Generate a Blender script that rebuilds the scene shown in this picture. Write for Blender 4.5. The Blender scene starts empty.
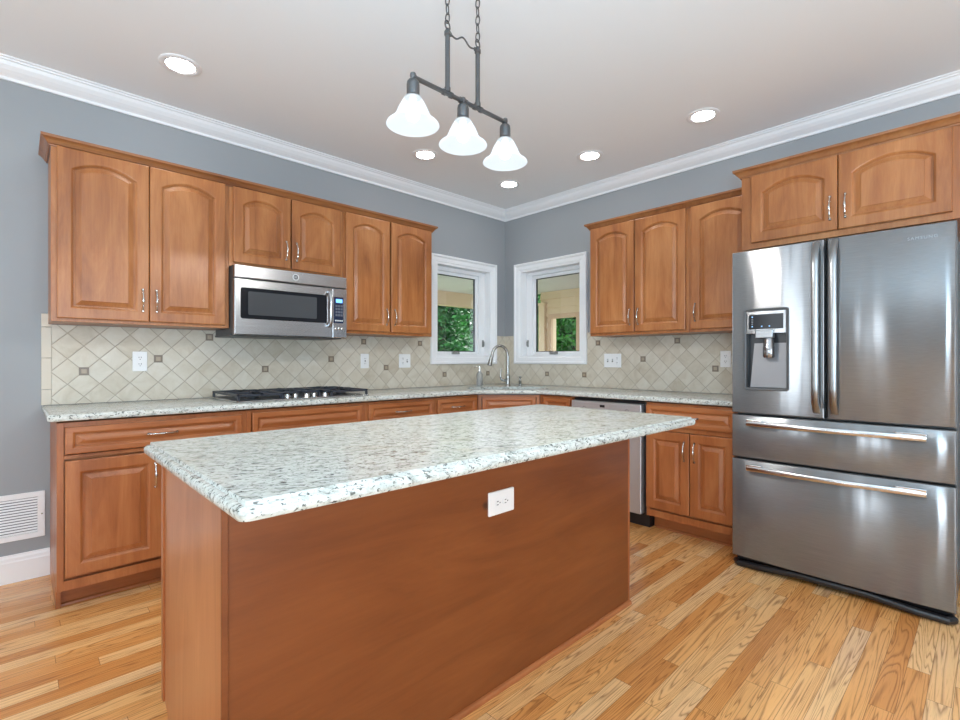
import bpy, bmesh, math, random
from mathutils import Vector, Matrix
PI = math.pi
random.seed(7)
S = bpy.context.scene
COL = S.collection

# ------------------------------------------------------------------ camera
cam = bpy.data.cameras.new('camera'); cam_o = bpy.data.objects.new('camera', cam); COL.objects.link(cam_o)
cam.sensor_width = 36; cam.lens = 486.7 / 960 * 36; cam.clip_start = .02
cam_o.location = (-3.716, -3.519, 1.158); cam_o.rotation_euler = (PI/2, 0, math.radians(46.4 - 90))
S.camera = cam_o
# ------------------------------------------------------------------ world, sun, exposure
w = bpy.data.worlds.new('sky'); S.world = w; w.use_nodes = True
bg = w.node_tree.nodes['Background']; bg.inputs[0].default_value = (.80, .90, 1, 1); bg.inputs[1].default_value = 3.6
sun = bpy.data.lights.new('sun', 'SUN'); sun.energy = 16; sun.angle = .03
sun_o = bpy.data.objects.new('sun', sun); COL.objects.link(sun_o); sun_o.rotation_euler = Vector((-.60, -.22, -.77)).to_track_quat('-Z', 'Y').to_euler()
vs = S.view_settings
vs.view_transform = 'Standard'; vs.look = 'None'; vs.gamma = 1; vs.exposure = 0.12
try: vs.use_curve_mapping = False
except Exception: pass
S.cycles.max_bounces = 10; S.cycles.diffuse_bounces = 6; S.cycles.sample_clamp_indirect = 6
E_LENS, E_SHADE, E_BULB, W_BULB = 40, 1.6, 5, 13
def area_fill(name, loc, aim, sx, sy, watts, col=(.93, .97, 1)):
    l = bpy.data.lights.new(name, 'AREA'); l.shape = 'RECTANGLE'; l.size = sx; l.size_y = sy; l.energy = watts; l.color = col
    o = bpy.data.objects.new(name, l); COL.objects.link(o); o.location = loc
    o.rotation_euler = Vector(aim).to_track_quat('-Z', 'Y').to_euler(); return o
# added fill lights, set at unseen openings in the walls behind the camera
FILL_TINT = (.84, .93, 1)
area_fill('west_fill', (-7.12, -1.05, 1.45), (1, 0, -.05), .36, 1.9, 20, FILL_TINT)
area_fill('west_narrow_fill', (-7.12, -2.45, 1.45), (1, 0, -.05), .22, 1.7, 9, FILL_TINT)
area_fill('west_far_fill', (-7.12, -4.9, 1.45), (1, 0, -.05), 1.4, 1.7, 60, FILL_TINT)
area_fill('rear_fill', (-3.4, -6.92, 1.25), (0, 1, 0), 3.2, 2.2, 50, FILL_TINT)
# added unseen cool fill, aimed up to keep the ceiling bright and neutral
area_fill('ceiling_fill', (-4.15, -4.0, 1.22), (.25, .25, 1), .5, .5, 96, (.44, .765, 1))

# ------------------------------------------------------------------ helpers
class MB:
    def __init__(s): s.v = []; s.f = []; s.mi = []
    def add(s, vs, fs, m=0):
        o = len(s.v); s.v += [tuple(v) for v in vs]; s.f += [tuple(i + o for i in f) for f in fs]; s.mi += [m] * len(fs); return s
    def box(s, x0, x1, y0, y1, z0, z1, m=0):
        if x0 > x1: x0, x1 = x1, x0
        if y0 > y1: y0, y1 = y1, y0
        if z0 > z1: z0, z1 = z1, z0
        v = [(x0,y0,z0),(x1,y0,z0),(x1,y1,z0),(x0,y1,z0),(x0,y0,z1),(x1,y0,z1),(x1,y1,z1),(x0,y1,z1)]
        return s.add(v, [(0,3,2,1),(4,5,6,7),(0,1,5,4),(1,2,6,5),(2,3,7,6),(3,0,4,7)], m)
    def loft(s, rings, closed=True, cap0=True, cap1=True, m=0):
        n = len(rings[0]); v = [p for r in rings for p in r]; f = []
        for i in range(len(rings) - 1):
            for j in range(n if closed else n - 1):
                k = (j + 1) % n; f.append((i*n+j, i*n+k, (i+1)*n+k, (i+1)*n+j))
        if cap0: f.append(tuple(range(n))[::-1])
        if cap1: f.append(tuple((len(rings)-1)*n + j for j in range(n)))
        return s.add(v, f, m)
    def lathe(s, prof, c=(0,0,0), n=24, m=0, cap=True, mat=None):
        rs = []
        for r, z in prof:
            ring = [Vector((r*math.cos(2*PI*j/n), r*math.sin(2*PI*j/n), z)) for j in range(n)]
            if mat: ring = [mat @ p for p in ring]
            rs.append([tuple(p + Vector(c)) for p in ring])
        return s.loft(rs, True, cap, cap, m)
    def tube(s, pts, rad, n=8, m=0, closed=False):
        P = [Vector(p) for p in pts]; N = len(P)
        if not isinstance(rad, (list, tuple)): rad = [rad] * N
        T = []
        for i in range(N):
            a = P[(i-1) % N] if (closed or i) else P[0]; b = P[(i+1) % N] if (closed or i < N-1) else P[-1]
            T.append((b - a).normalized())
        u = T[0].orthogonal().normalized(); rings = []
        for i in range(N):
            u = (u - T[i] * u.dot(T[i])).normalized(); v = T[i].cross(u)
            rings.append([tuple(P[i] + (u*math.cos(2*PI*j/n) + v*math.sin(2*PI*j/n)) * rad[i]) for j in range(n)])
        if closed: rings.append(rings[0])
        return s.loft(rings, True, not closed, not closed, m)
    def build(s, name, mat, parent=None, bevel=0, smooth=False, seg=2):
        me = bpy.data.meshes.new(name); me.from_pydata(s.v, [], s.f)
        for x in (mat if isinstance(mat, (list, tuple)) else [mat]): me.materials.append(x)
        for p, i in zip(me.polygons, s.mi): p.material_index = i
        bm = bmesh.new(); bm.from_mesh(me); bmesh.ops.recalc_face_normals(bm, faces=bm.faces); bm.to_mesh(me); bm.free()
        if smooth: shade(me)
        o = bpy.data.objects.new(name, me); COL.objects.link(o)
        if parent is not None: o.parent = parent
        if bevel:
            b = o.modifiers.new('bevel', 'BEVEL'); b.width = bevel; b.segments = seg; b.limit_method = 'ANGLE'; b.angle_limit = .6
        return o
def shade(me, ang=.7):
    me.polygons.foreach_set('use_smooth', [True] * len(me.polygons))
    try: me.set_sharp_from_angle(angle=ang)
    except Exception: pass
def tag(o, label, cat, group=None):
    o['label'] = label; o['category'] = cat
    if group: o['group'] = group
    return o
def thing(name, label, cat, loc=(0,0,0), rz=0, group=None):
    o = bpy.data.objects.new(name, None); COL.objects.link(o); o.location = loc; o.rotation_euler = (0, 0, rz); o.empty_display_size = .05
    return tag(o, label, cat, group)
def lab(o, t): o['label'] = t; return o
def struct(o): o['kind'] = 'structure'; return o
def sempty(name, loc=(0,0,0), rz=0):
    o = bpy.data.objects.new(name, None); COL.objects.link(o); o.location = loc; o.rotation_euler = (0,0,rz); return struct(o)
def copy_tree(o, parent=None):
    c = o.copy(); COL.objects.link(c)
    if parent is not None: c.parent = parent
    for ch in [x for x in bpy.data.objects if x.parent == o]: copy_tree(ch, c)
    return c
def offset(pts, d):
    """inset a counter-clockwise polygon by d"""
    n = len(pts); out = []
    for i in range(n):
        p0, p1, p2 = Vector(pts[i-1]), Vector(pts[i]), Vector(pts[(i+1) % n])
        a = (p1-p0).normalized(); b = (p2-p1).normalized(); na = Vector((-a.y, a.x)); nb = Vector((-b.y, b.x))
        k = na + nb; k = k / max(k.dot(na), .2)
        out.append(tuple(p1 + k * d))
    return out
def rrect(x0, x1, y0, y1, r, n=6):
    o = []
    for cx, cy, a in ((x1-r, y0+r, -PI/2), (x1-r, y1-r, 0), (x0+r, y1-r, PI/2), (x0+r, y0+r, PI)):
        for i in range(n+1): t = a + PI/2*i/n; o.append((cx + r*math.cos(t), cy + r*math.sin(t)))
    return o

# ------------------------------------------------------------------ materials
def nodes(name):
    m = bpy.data.materials.new(name); m.use_nodes = True; nt = m.node_tree; b = nt.nodes['Principled BSDF']
    def N(t, **k):
        n = nt.nodes.new(t)
        for a, v in k.items():
            if a == 'inp':
                for kk, vv in v.items(): n.inputs[kk].default_value = vv
            else: setattr(n, a, v)
        return n
    return m, nt, b, N, nt.links.new
def c4(c): return (*c, 1)
def flat(name, col, rough=.5, metal=0, emit=None, es=0, coat=0, spec=None):
    m, nt, b, N, L = nodes(name)
    b.inputs['Base Color'].default_value = c4(col); b.inputs['Roughness'].default_value = rough; b.inputs['Metallic'].default_value = metal
    if emit: b.inputs['Emission Color'].default_value = c4(emit); b.inputs['Emission Strength'].default_value = es
    if coat: b.inputs['Coat Weight'].default_value = coat; b.inputs['Coat Roughness'].default_value = .08
    if spec is not None: b.inputs['Specular IOR Level'].default_value = spec
    return m
def ramp(N, stops):
    r = N('ShaderNodeValToRGB'); e = r.color_ramp.elements
    while len(e) > 1: e.remove(e[0])
    e[0].position = stops[0][0]; e[0].color = c4(stops[0][1])
    for p, c in stops[1:]:
        x = e.new(p); x.color = c4(c)
    return r
def paint(name, col, rough=.6, bump=.02, scale=300):
    m, nt, b, N, L = nodes(name)
    b.inputs['Base Color'].default_value = c4(col); b.inputs['Roughness'].default_value = rough
    tc = N('ShaderNodeTexCoord'); n = N('ShaderNodeTexNoise', inp={'Scale': scale}); L(tc.outputs['Object'], n.inputs['Vector'])
    bp = N('ShaderNodeBump', inp={'Strength': bump, 'Distance': .002}); L(n.outputs['Fac'], bp.inputs['Height']); L(bp.outputs[0], b.inputs['Normal'])
    return m
def wood(name, light, mid, dark, axis='z', rough=.36, coat=.18, knots=0):
    m, nt, b, N, L = nodes(name)
    tc = N('ShaderNodeTexCoord'); oi = N('ShaderNodeObjectInfo')
    mul = N('ShaderNodeVectorMath', operation='SCALE'); mul.inputs['Scale'].default_value = 17.
    cx = N('ShaderNodeCombineXYZ')
    for i in range(3): L(oi.outputs['Random'], cx.inputs[i])
    L(cx.outputs[0], mul.inputs[0])
    add = N('ShaderNodeVectorMath', operation='ADD'); L(tc.outputs['Object'], add.inputs[0]); L(mul.outputs[0], add.inputs[1])
    def st(sc, a):
        s = [sc]*3; s['xyz'.index(axis)] = sc*a
        mp = N('ShaderNodeMapping'); mp.inputs['Scale'].default_value = s; L(add.outputs[0], mp.inputs['Vector']); return mp
    n1 = N('ShaderNodeTexNoise', inp={'Scale': 1, 'Detail': 8, 'Roughness': .66, 'Distortion': 1.2}); L(st(7, .16).outputs[0], n1.inputs['Vector'])
    n2 = N('ShaderNodeTexNoise', inp={'Scale': 1, 'Detail': 6, 'Roughness': .7}); L(st(95, .05).outputs[0], n2.inputs['Vector'])
    n3 = N('ShaderNodeTexNoise', inp={'Scale': 1, 'Detail': 2}); L(st(2.6, .7).outputs[0], n3.inputs['Vector'])
    mx = N('ShaderNodeMath', operation='MULTIPLY_ADD', inp={1: .34, 2: -.17}); L(n2.outputs['Fac'], mx.inputs[0])
    m2 = N('ShaderNodeMath', operation='ADD'); L(n1.outputs['Fac'], m2.inputs[0]); L(mx.outputs[0], m2.inputs[1])
    m3 = N('ShaderNodeMath', operation='MULTIPLY_ADD', inp={1: .45, 2: -.22}); L(n3.outputs['Fac'], m3.inputs[0])
    m4 = N('ShaderNodeMath', operation='ADD'); L(m2.outputs[0], m4.inputs[0]); L(m3.outputs[0], m4.inputs[1])
    r = ramp(N, [(.22, dark), (.48, mid), (.78, light)]); L(m4.outputs[0], r.inputs[0]); out = r.outputs[0]
    if knots:
        v = N('ShaderNodeTexVoronoi', inp={'Scale': 3.4}); dn = N('ShaderNodeVectorMath', operation='ADD')
        nn = N('ShaderNodeTexNoise', inp={'Scale': 30}); L(add.outputs[0], nn.inputs['Vector'])
        sc = N('ShaderNodeVectorMath', operation='SCALE'); sc.inputs['Scale'].default_value = .02; L(nn.outputs['Color'], sc.inputs[0])
        L(add.outputs[0], dn.inputs[0]); L(sc.outputs[0], dn.inputs[1]); L(dn.outputs[0], v.inputs['Vector'])
        kr = ramp(N, [(.02, (1, 1, 1)), (.06, (0, 0, 0))]); L(v.outputs['Distance'], kr.inputs[0])
        k = N('ShaderNodeMix', data_type='RGBA'); L(kr.outputs[0], k.inputs['Factor']); L(out, k.inputs['A'])
        k.inputs['B'].default_value = c4([x*.35 for x in dark]); out = k.outputs['Result']
    L(out, b.inputs['Base Color']); b.inputs['Roughness'].default_value = rough
    b.inputs['Coat Weight'].default_value = coat; b.inputs['Coat Roughness'].default_value = .22; b.inputs['Specular IOR Level'].default_value = .38
    bp = N('ShaderNodeBump', inp={'Strength': .05, 'Distance': .001}); L(n2.outputs['Fac'], bp.inputs['Height']); L(bp.outputs[0], b.inputs['Normal'])
    return m
def granite(name):
    m, nt, b, N, L = nodes(name)
    tc = N('ShaderNodeTexCoord')
    m0 = N('ShaderNodeMapping'); m0.inputs['Rotation'].default_value = (0, 0, .40); L(tc.outputs['Object'], m0.inputs['Vector'])
    mp = N('ShaderNodeMapping'); mp.inputs['Scale'].default_value = (.5, 1, 1); L(m0.outputs[0], mp.inputs['Vector'])
    def layer(scale, detail, lo, hi, col, amt, prev, dist=.4):
        n = N('ShaderNodeTexNoise', inp={'Scale': scale, 'Detail': detail, 'Roughness': .6, 'Distortion': dist}); L(mp.outputs[0], n.inputs['Vector'])
        r = ramp(N, [(lo, (0, 0, 0)), (hi, (amt,)*3)]); L(n.outputs['Fac'], r.inputs[0])
        k = N('ShaderNodeMix', data_type='RGBA'); L(r.outputs[0], k.inputs['Factor']); L(prev, k.inputs['A']); k.inputs['B'].default_value = c4(col); return k
    n1 = N('ShaderNodeTexNoise', inp={'Scale': 70, 'Detail': 5, 'Roughness': .7}); L(mp.outputs[0], n1.inputs['Vector'])
    r1 = ramp(N, [(.3, (.40, .415, .375)), (.5, (.56, .575, .535)), (.72, (.68, .695, .655))]); L(n1.outputs['Fac'], r1.inputs[0])
    k = layer(6, 3, .56, .74, (.46, .40, .28), .40, r1.outputs[0])
    k = layer(45, 4, .54, .66, (.25, .255, .22), .7, k.outputs['Result'])
    k = layer(95, 3, .585, .645, (.085, .085, .075), .88, k.outputs['Result'])
    k3 = layer(150, 2, .61, .66, (.035, .035, .035), .9, k.outputs['Result'])
    L(k3.outputs['Result'], b.inputs['Base Color']); b.inputs['Roughness'].default_value = .17
    return m
def tiles(name, axis, D, x0, z0):
    """diagonal travertine tiles, lattice corner at (x0, z0), half diagonal D"""
    m, nt, b, N, L = nodes(name)
    tc = N('ShaderNodeTexCoord'); sp = N('ShaderNodeSeparateXYZ'); L(tc.outputs['Object'], sp.inputs[0])
    def M(op, a, c=None, d=None):
        n = N('ShaderNodeMath', operation=op)
        for i, q in enumerate((a, c, d)):
            if q is None: continue
            if isinstance(q, (int, float)): n.inputs[i].default_value = q
            else: L(q, n.inputs[i])
        return n.outputs[0]
    a = M('DIVIDE', M('SUBTRACT', sp.outputs[axis], x0), 2*D); z = M('DIVIDE', M('SUBTRACT', sp.outputs['Z'], z0), 2*D)
    p = M('ADD', a, z); q = M('SUBTRACT', a, z)
    fp, fq = M('FLOOR', p), M('FLOOR', q)
    def edge(t): f = M('FRACT', t); return M('MINIMUM', f, M('SUBTRACT', 1, f))
    e = M('MINIMUM', edge(p), edge(q))
    cv = N('ShaderNodeCombineXYZ'); L(fp, cv.inputs[0]); L(fq, cv.inputs[1])
    wn = N('ShaderNodeTexWhiteNoise', noise_dimensions='2D'); L(cv.outputs[0], wn.inputs['Vector'])
    ns = N('ShaderNodeTexNoise', inp={'Scale': 9, 'Detail': 6, 'Roughness': .62, 'Distortion': .8}); 
    off = N('ShaderNodeVectorMath', operation='MULTIPLY_ADD'); L(wn.outputs['Color'], off.inputs[0]); off.inputs[1].default_value = (9, 9, 9); L(tc.outputs['Object'], off.inputs[2]); L(off.outputs[0], ns.inputs['Vector'])
    f = M('ADD', M('MULTIPLY', wn.outputs['Value'], .28), M('MULTIPLY', ns.outputs['Fac'], .95))
    r = ramp(N, [(.28, (.44, .375, .28)), (.6, (.56, .505, .41)), (.95, (.65, .61, .53))]); L(f, r.inputs[0])
    er = ramp(N, [(.010, (0, 0, 0)), (.026, (1, 1, 1))]); L(e, er.inputs[0])
    k = N('ShaderNodeMix', data_type='RGBA'); L(er.outputs[0], k.inputs['Factor']); k.inputs['A'].default_value = (.36, .31, .24, 1); L(r.outputs[0], k.inputs['B'])
    L(k.outputs['Result'], b.inputs['Base Color']); b.inputs['Roughness'].default_value = .45
    hr = ramp(N, [(.0, (0, 0, 0)), (.05, (1, 1, 1))]); L(e, hr.inputs[0])
    bp = N('ShaderNodeBump', inp={'Strength': .6, 'Distance': .002}); L(hr.outputs[0], bp.inputs['Height']); L(bp.outputs[0], b.inputs['Normal'])
    return m
def floorboards(name):
    m, nt, b, N, L = nodes(name)
    tc = N('ShaderNodeTexCoord'); sp = N('ShaderNodeSeparateXYZ'); L(tc.outputs['Object'], sp.inputs[0])
    def M(op, a, c=None, d=None):
        n = N('ShaderNodeMath', operation=op)
        for i, q in enumerate((a, c, d)):
            if q is None: continue
            if isinstance(q, (int, float)): n.inputs[i].default_value = q
            else: L(q, n.inputs[i])
        return n.outputs[0]
    W, LEN = .066, .95
    row = M('DIVIDE', sp.outputs['Y'], W); fr = M('FLOOR', row)
    w1 = N('ShaderNodeTexWhiteNoise', noise_dimensions='1D'); L(fr, w1.inputs['W'])
    xs = M('ADD', M('DIVIDE', sp.outputs['X'], LEN), M('MULTIPLY', w1.outputs['Value'], 7.3)); fx = M('FLOOR', xs)
    cv = N('ShaderNodeCombineXYZ'); L(fr, cv.inputs[0]); L(fx, cv.inputs[1])
    w2 = N('ShaderNodeTexWhiteNoise', noise_dimensions='2D'); L(cv.outputs[0], w2.inputs['Vector'])
    off = N('ShaderNodeVectorMath', operation='MULTIPLY_ADD'); L(w2.outputs['Color'], off.inputs[0]); off.inputs[1].default_value = (11, 11, 11); L(tc.outputs['Object'], off.inputs[2])
    mp = N('ShaderNodeMapping'); mp.inputs['Scale'].default_value = (.6, 13, 13); L(off.outputs[0], mp.inputs['Vector'])
    n1 = N('ShaderNodeTexNoise', inp={'Scale': 1, 'Detail': 2, 'Roughness': .45, 'Distortion': .5}); L(mp.outputs[0], n1.inputs['Vector'])
    mp2 = N('ShaderNodeMapping'); mp2.inputs['Scale'].default_value = (9, 260, 260); L(off.outputs[0], mp2.inputs['Vector'])
    n2 = N('ShaderNodeTexNoise', inp={'Scale': 1, 'Detail': 3, 'Roughness': .65}); L(mp2.outputs[0], n2.inputs['Vector'])
    ring = M('FRACT', M('ADD', M('MULTIPLY', n1.outputs['Fac'], 26), M('MULTIPLY', n2.outputs['Fac'], .35)))          # growth rings: contours of a stretched field
    rr = ramp(N, [(0, (.95, .95, .95)), (.12, (.4, .4, .4)), (.30, (0, 0, 0)), (.80, (.08, .08, .08)), (1, (.95, .95, .95))]); L(ring, rr.inputs[0])
    mp3 = N('ShaderNodeMapping'); mp3.inputs['Scale'].default_value = (1.2, 3, 3); L(off.outputs[0], mp3.inputs['Vector'])
    n3 = N('ShaderNodeTexNoise', inp={'Scale': 1, 'Detail': 2}); L(mp3.outputs[0], n3.inputs['Vector'])
    tone = M('ADD', M('MULTIPLY', w2.outputs['Value'], .62), M('MULTIPLY', n3.outputs['Fac'], .5))
    base = ramp(N, [(.12, (.48, .165, .036)), (.36, (.73, .325, .095)), (.60, (.83, .44, .16)), (.82, (.86, .54, .26)), (1.0, (.66, .40, .25))]); L(tone, base.inputs[0])
    gf = M('MULTIPLY', rr.outputs[0], M('ADD', M('MULTIPLY', n2.outputs['Fac'], .9), .22))
    pore = ramp(N, [(.52, (0, 0, 0)), (.72, (.55, .55, .55))]); L(n2.outputs['Fac'], pore.inputs[0])
    gf = M('MAXIMUM', gf, M('MULTIPLY', pore.outputs[0], .6))
    k = N('ShaderNodeMix', data_type='RGBA'); L(gf, k.inputs['Factor']); L(base.outputs[0], k.inputs['A']); k.inputs['B'].default_value = (.19, .062, .016, 1)
    def edge(t, wdt): f = M('FRACT', t); return M('LESS_THAN', M('MINIMUM', f, M('SUBTRACT', 1, f)), wdt)
    gap = M('MAXIMUM', edge(row, .010), edge(xs, .0009))
    k2 = N('ShaderNodeMix', data_type='RGBA'); L(M('MULTIPLY', gap, .75), k2.inputs['Factor']); L(k.outputs['Result'], k2.inputs['A']); k2.inputs['B'].default_value = (.10, .04, .014, 1)
    L(k2.outputs['Result'], b.inputs['Base Color']); b.inputs['Roughness'].default_value = .27
    b.inputs['Coat Weight'].default_value = .25; b.inputs['Coat Roughness'].default_value = .2
    h = M('SUBTRACT', M('MULTIPLY', gf, -.25), gap)
    bp = N('ShaderNodeBump', inp={'Strength': .25, 'Distance': .001}); L(h, bp.inputs['Height']); L(bp.outputs[0], b.inputs['Normal'])
    return m
def steel(name, col=(.50, .50, .51), rough=.22, axis='y', wavy=.0, an=.6, metal=1):
    m, nt, b, N, L = nodes(name)
    tc = N('ShaderNodeTexCoord'); s = [900]*3; s['xyz'.index(axis)] = 6
    mp = N('ShaderNodeMapping'); mp.inputs['Scale'].default_value = s; L(tc.outputs['Object'], mp.inputs['Vector'])
    n = N('ShaderNodeTexNoise', inp={'Scale': 1, 'Detail': 2}); L(mp.outputs[0], n.inputs['Vector'])
    r = ramp(N, [(.3, [c*.86 for c in col]), (.7, [min(1, c*1.1) for c in col])]); L(n.outputs['Fac'], r.inputs[0]); L(r.outputs[0], b.inputs['Base Color'])
    b.inputs['Metallic'].default_value = metal; b.inputs['Roughness'].default_value = rough
    b1 = N('ShaderNodeBump', inp={'Strength': .02, 'Distance': .0005}); L(n.outputs['Fac'], b1.inputs['Height'])
    if wavy:
        s2 = [2.2]*3; s2[2] = .7
        s2['xyz'.index(axis)] = 7.
        mp2 = N('ShaderNodeMapping'); mp2.inputs['Scale'].default_value = s2; L(tc.outputs['Object'], mp2.inputs['Vector'])
        n2 = N('ShaderNodeTexNoise', inp={'Scale': 1, 'Detail': 1.5, 'Roughness': .4}); L(mp2.outputs[0], n2.inputs['Vector'])
        b2 = N('ShaderNodeBump', inp={'Strength': wavy, 'Distance': .012}); L(n2.outputs['Fac'], b2.inputs['Height']); L(b2.outputs[0], b1.inputs['Normal'])
    L(b1.outputs[0], b.inputs['Normal'])
    if an:
        t = N('ShaderNodeTangent', direction_type='RADIAL', axis='Z'); L(t.outputs[0], b.inputs['Tangent']); b.inputs['Anisotropic'].default_value = an; b.inputs['Anisotropic Rotation'].default_value = .25
    return m
WL, WM, WD = (.48, .205, .072), (.35, .126, .038), (.20, .060, .016)
wood_v = wood('cabinet_wood_upright', WL, WM, WD, 'z')
wood_h = wood('cabinet_wood_sideways', WL, WM, WD, 'x')
BL_, BM_, BD_ = (.46, .175, .062), (.355, .115, .036), (.23, .066, .018)
base_v = wood('base_wood_upright', BL_, BM_, BD_, 'z'); base_h = wood('base_wood_sideways', BL_, BM_, BD_, 'x')
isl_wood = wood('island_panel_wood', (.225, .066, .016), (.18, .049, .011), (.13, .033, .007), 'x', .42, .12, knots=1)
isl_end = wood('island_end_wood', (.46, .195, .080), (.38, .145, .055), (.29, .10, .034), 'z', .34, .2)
GRAN = granite('speckled_granite')
FLOOR = floorboards('oak_strip_floor')
WALLP = paint('blue_grey_wall_paint', (.295, .308, .320), .6)
CEILP = paint('white_ceiling_paint', (.84, .855, .87), .8)
WHITE = paint('white_trim_paint', (.80, .80, .81), .35, .0)
TILE_L = tiles('diagonal_tile_left', 'X', .0706, -3.442, 1.0240 + .0706)
TILE_R = tiles('diagonal_tile_right', 'Y', .0710, -.565, 1.0240)
TILE_B = paint('tile_border_stone', (.58, .52, .43), .5, .1, 40)
ACC = flat('accent_tile_brown', (.20, .155, .115), .35); ACC2 = flat('accent_tile_centre', (.36, .29, .21), .35)
STEEL = steel('brushed_steel_fridge', (.24, .247, .255), .19, 'x', .30, .98, .66)
STEELX = steel('brushed_steel_panel', (.46, .465, .475), .26, 'x', 0, 0)
SATIN = flat('satin_steel', (.58, .59, .61), .42, .8)
STEELV = steel('brushed_steel_sink', (.30, .305, .31), .3, 'z', 0, 0)
CHROME = flat('polished_nickel', (.60, .585, .56), .16, 1)
NICKEL = flat('brushed_nickel', (.33, .325, .31), .26, 1)
PEWTER = flat('dark_pewter', (.15, .15, .152), .36, .9)
BLACK = flat('black_plastic', (.012, .012, .014), .3)
BLACKG = flat('black_glass', (.012, .0125, .015), .15, spec=.18)
IRON = flat('cast_iron', (.022, .026, .036), .42)
GREY = flat('dark_grey_plastic', (.06, .062, .066), .4)
PLATE = flat('white_plate_plastic', (.78, .78, .78), .3)
SLOT = flat('slot_grey', (.10, .10, .11), .6)
LENS = flat('lamp_lens', (1, 1, 1), .5, 0, (1, .985, .96), E_LENS)
BULB = flat('bulb_glow', (1, 1, 1), .5, 0, (1, .97, .92), E_BULB)
BLUE = flat('blue_display', (.01, .02, .06), .2, 0, (.15, .4, 1), 2.5)
LED = flat('cyan_icon_light', (.05, .1, .2), .3, 0, (.3, .6, 1), 1.0)
NAVY = flat('navy_key_panel', (.012, .02, .05), .12)
def shade_mat():
    m, nt, b, N, L = nodes('frosted_shade_glass')
    b.inputs['Base Color'].default_value = (.03, .032, .035, 1); b.inputs['Roughness'].default_value = .25
    b.inputs['Emission Color'].default_value = (.86, .94, 1, 1); b.inputs['Emission Strength'].default_value = E_SHADE  # emission stands in for bulb light scattered in the glass
    t = N('ShaderNodeBsdfTransparent'); t.inputs[0].default_value = (.92, .97, 1, 1); mx = N('ShaderNodeMixShader'); mx.inputs[0].default_value = .72
    L(b.outputs[0], mx.inputs[1]); L(t.outputs[0], mx.inputs[2]); L(mx.outputs[0], nt.nodes['Material Output'].inputs[0]); return m
SHADE = shade_mat()
def glass_mat(name, tint=(1, 1, 1), refl=.08):
    m, nt, b, N, L = nodes(name)
    tr = N('ShaderNodeBsdfTransparent'); tr.inputs[0].default_value = c4(tint); gl = N('ShaderNodeBsdfGlossy'); gl.inputs['Roughness'].default_value = .02
    fr = N('ShaderNodeFresnel'); fr.inputs[0].default_value = 1.35; mx = N('ShaderNodeMixShader')
    L(fr.outputs[0], mx.inputs[0]); L(tr.outputs[0], mx.inputs[1]); L(gl.outputs[0], mx.inputs[2]); L(mx.outputs[0], nt.nodes['Material Output'].inputs[0]); return m
GLASS = glass_mat('window_glass', (.95, .955, .955))
CLEAR = flat('clear_bottle', (.75, .76, .74), .1); CLEAR.node_tree.nodes['Principled BSDF'].inputs['Transmission Weight'].default_value = .7
SOAP = flat('pale_soap', (.42, .42, .43), .2)
LEAF = {}
def leaf_mat(name, a, c):
    m, nt, b, N, L = nodes(name)
    tc = N('ShaderNodeTexCoord'); n = N('ShaderNodeTexNoise', inp={'Scale': 3.5, 'Detail': 4}); L(tc.outputs['Object'], n.inputs['Vector'])
    r = ramp(N, [(.35, a), (.65, c)]); L(n.outputs['Fac'], r.inputs[0]); L(r.outputs[0], b.inputs['Base Color']); b.inputs['Roughness'].default_value = .5
    t = N('ShaderNodeBsdfTranslucent'); L(r.outputs[0], t.inputs[0]); mx = N('ShaderNodeMixShader'); mx.inputs[0].default_value = .35
    L(b.outputs[0], mx.inputs[1]); L(t.outputs[0], mx.inputs[2]); L(mx.outputs[0], nt.nodes['Material Output'].inputs[0]); return m
LEAF_A = leaf_mat('evergreen_leaf', (.008, .06, .015), (.05, .23, .045)); LEAF_B = leaf_mat('bright_leaf', (.012, .09, .012), (.07, .28, .035))
BARK = paint('bark', (.09, .06, .04), .9, .5, 20)
SIDING = paint('beige_porch_wood', (.72, .54, .38), .7, .1, 60); PORCHW = paint('porch_ceiling_paint', (.62, .60, .62), .7)
TAN = paint('tan_frame_wood', (.58, .38, .26), .6, .1, 60); DECK = paint('deck_boards', (.36, .33, .30), .8, .2, 30); GRASS = paint('lawn', (.09, .15, .05), .9, .4, 50)

# ------------------------------------------------------------------ room shell
H = 2.70; XW, YS = -7.2, -7.0
mb = MB(); mb.box(XW, 0, YS, 0, -.1, 0); struct(mb.build('floor', FLOOR))
mb = MB(); mb.box(XW-.2, .2, YS-.2, .2, H, H+.15); struct(mb.build('ceiling', CEILP))
def wall_holes(name, axis, pos, thick, a0, a1, holes, z0=0, z1=H, mat=None):
    """vertical wall along an axis with rectangular holes (a0, a1, z0, z1)"""
    mb = MB()
    def bx(p, q, r, t):
        if q - p < 1e-4 or t - r < 1e-4: return
        if axis == 'x': mb.box(p, q, pos, pos+thick, r, t)
        else: mb.box(pos, pos+thick, p, q, r, t)
    c = a0
    for h in sorted(holes):
        bx(c, h[0], z0, z1); bx(h[0], h[1], z0, h[2]); bx(h[0], h[1], h[3], z1); c = h[1]
    bx(c, a1, z0, z1); return struct(mb.build(name, mat or WALLP))
wall_holes('wall_left', 'x', 0, .2, XW, .2, [(-.92, -.22, 1.195, 2.055)])
wall_holes('wall_right', 'y', 0, .2, YS, 0, [(-.945, -.22, 1.195, 2.055)])
wall_holes('wall_rear', 'x', YS, -.2, XW-.2, .2, [(-5.0, -1.8, .12, 2.35)])
wall_holes('wall_west', 'y', XW, -.2, YS, 0, [(-5.6, -4.2, .6, 2.3), (-2.56, -2.34, .6, 2.3), (-1.25, -.85, .45, 2.45)])
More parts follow.
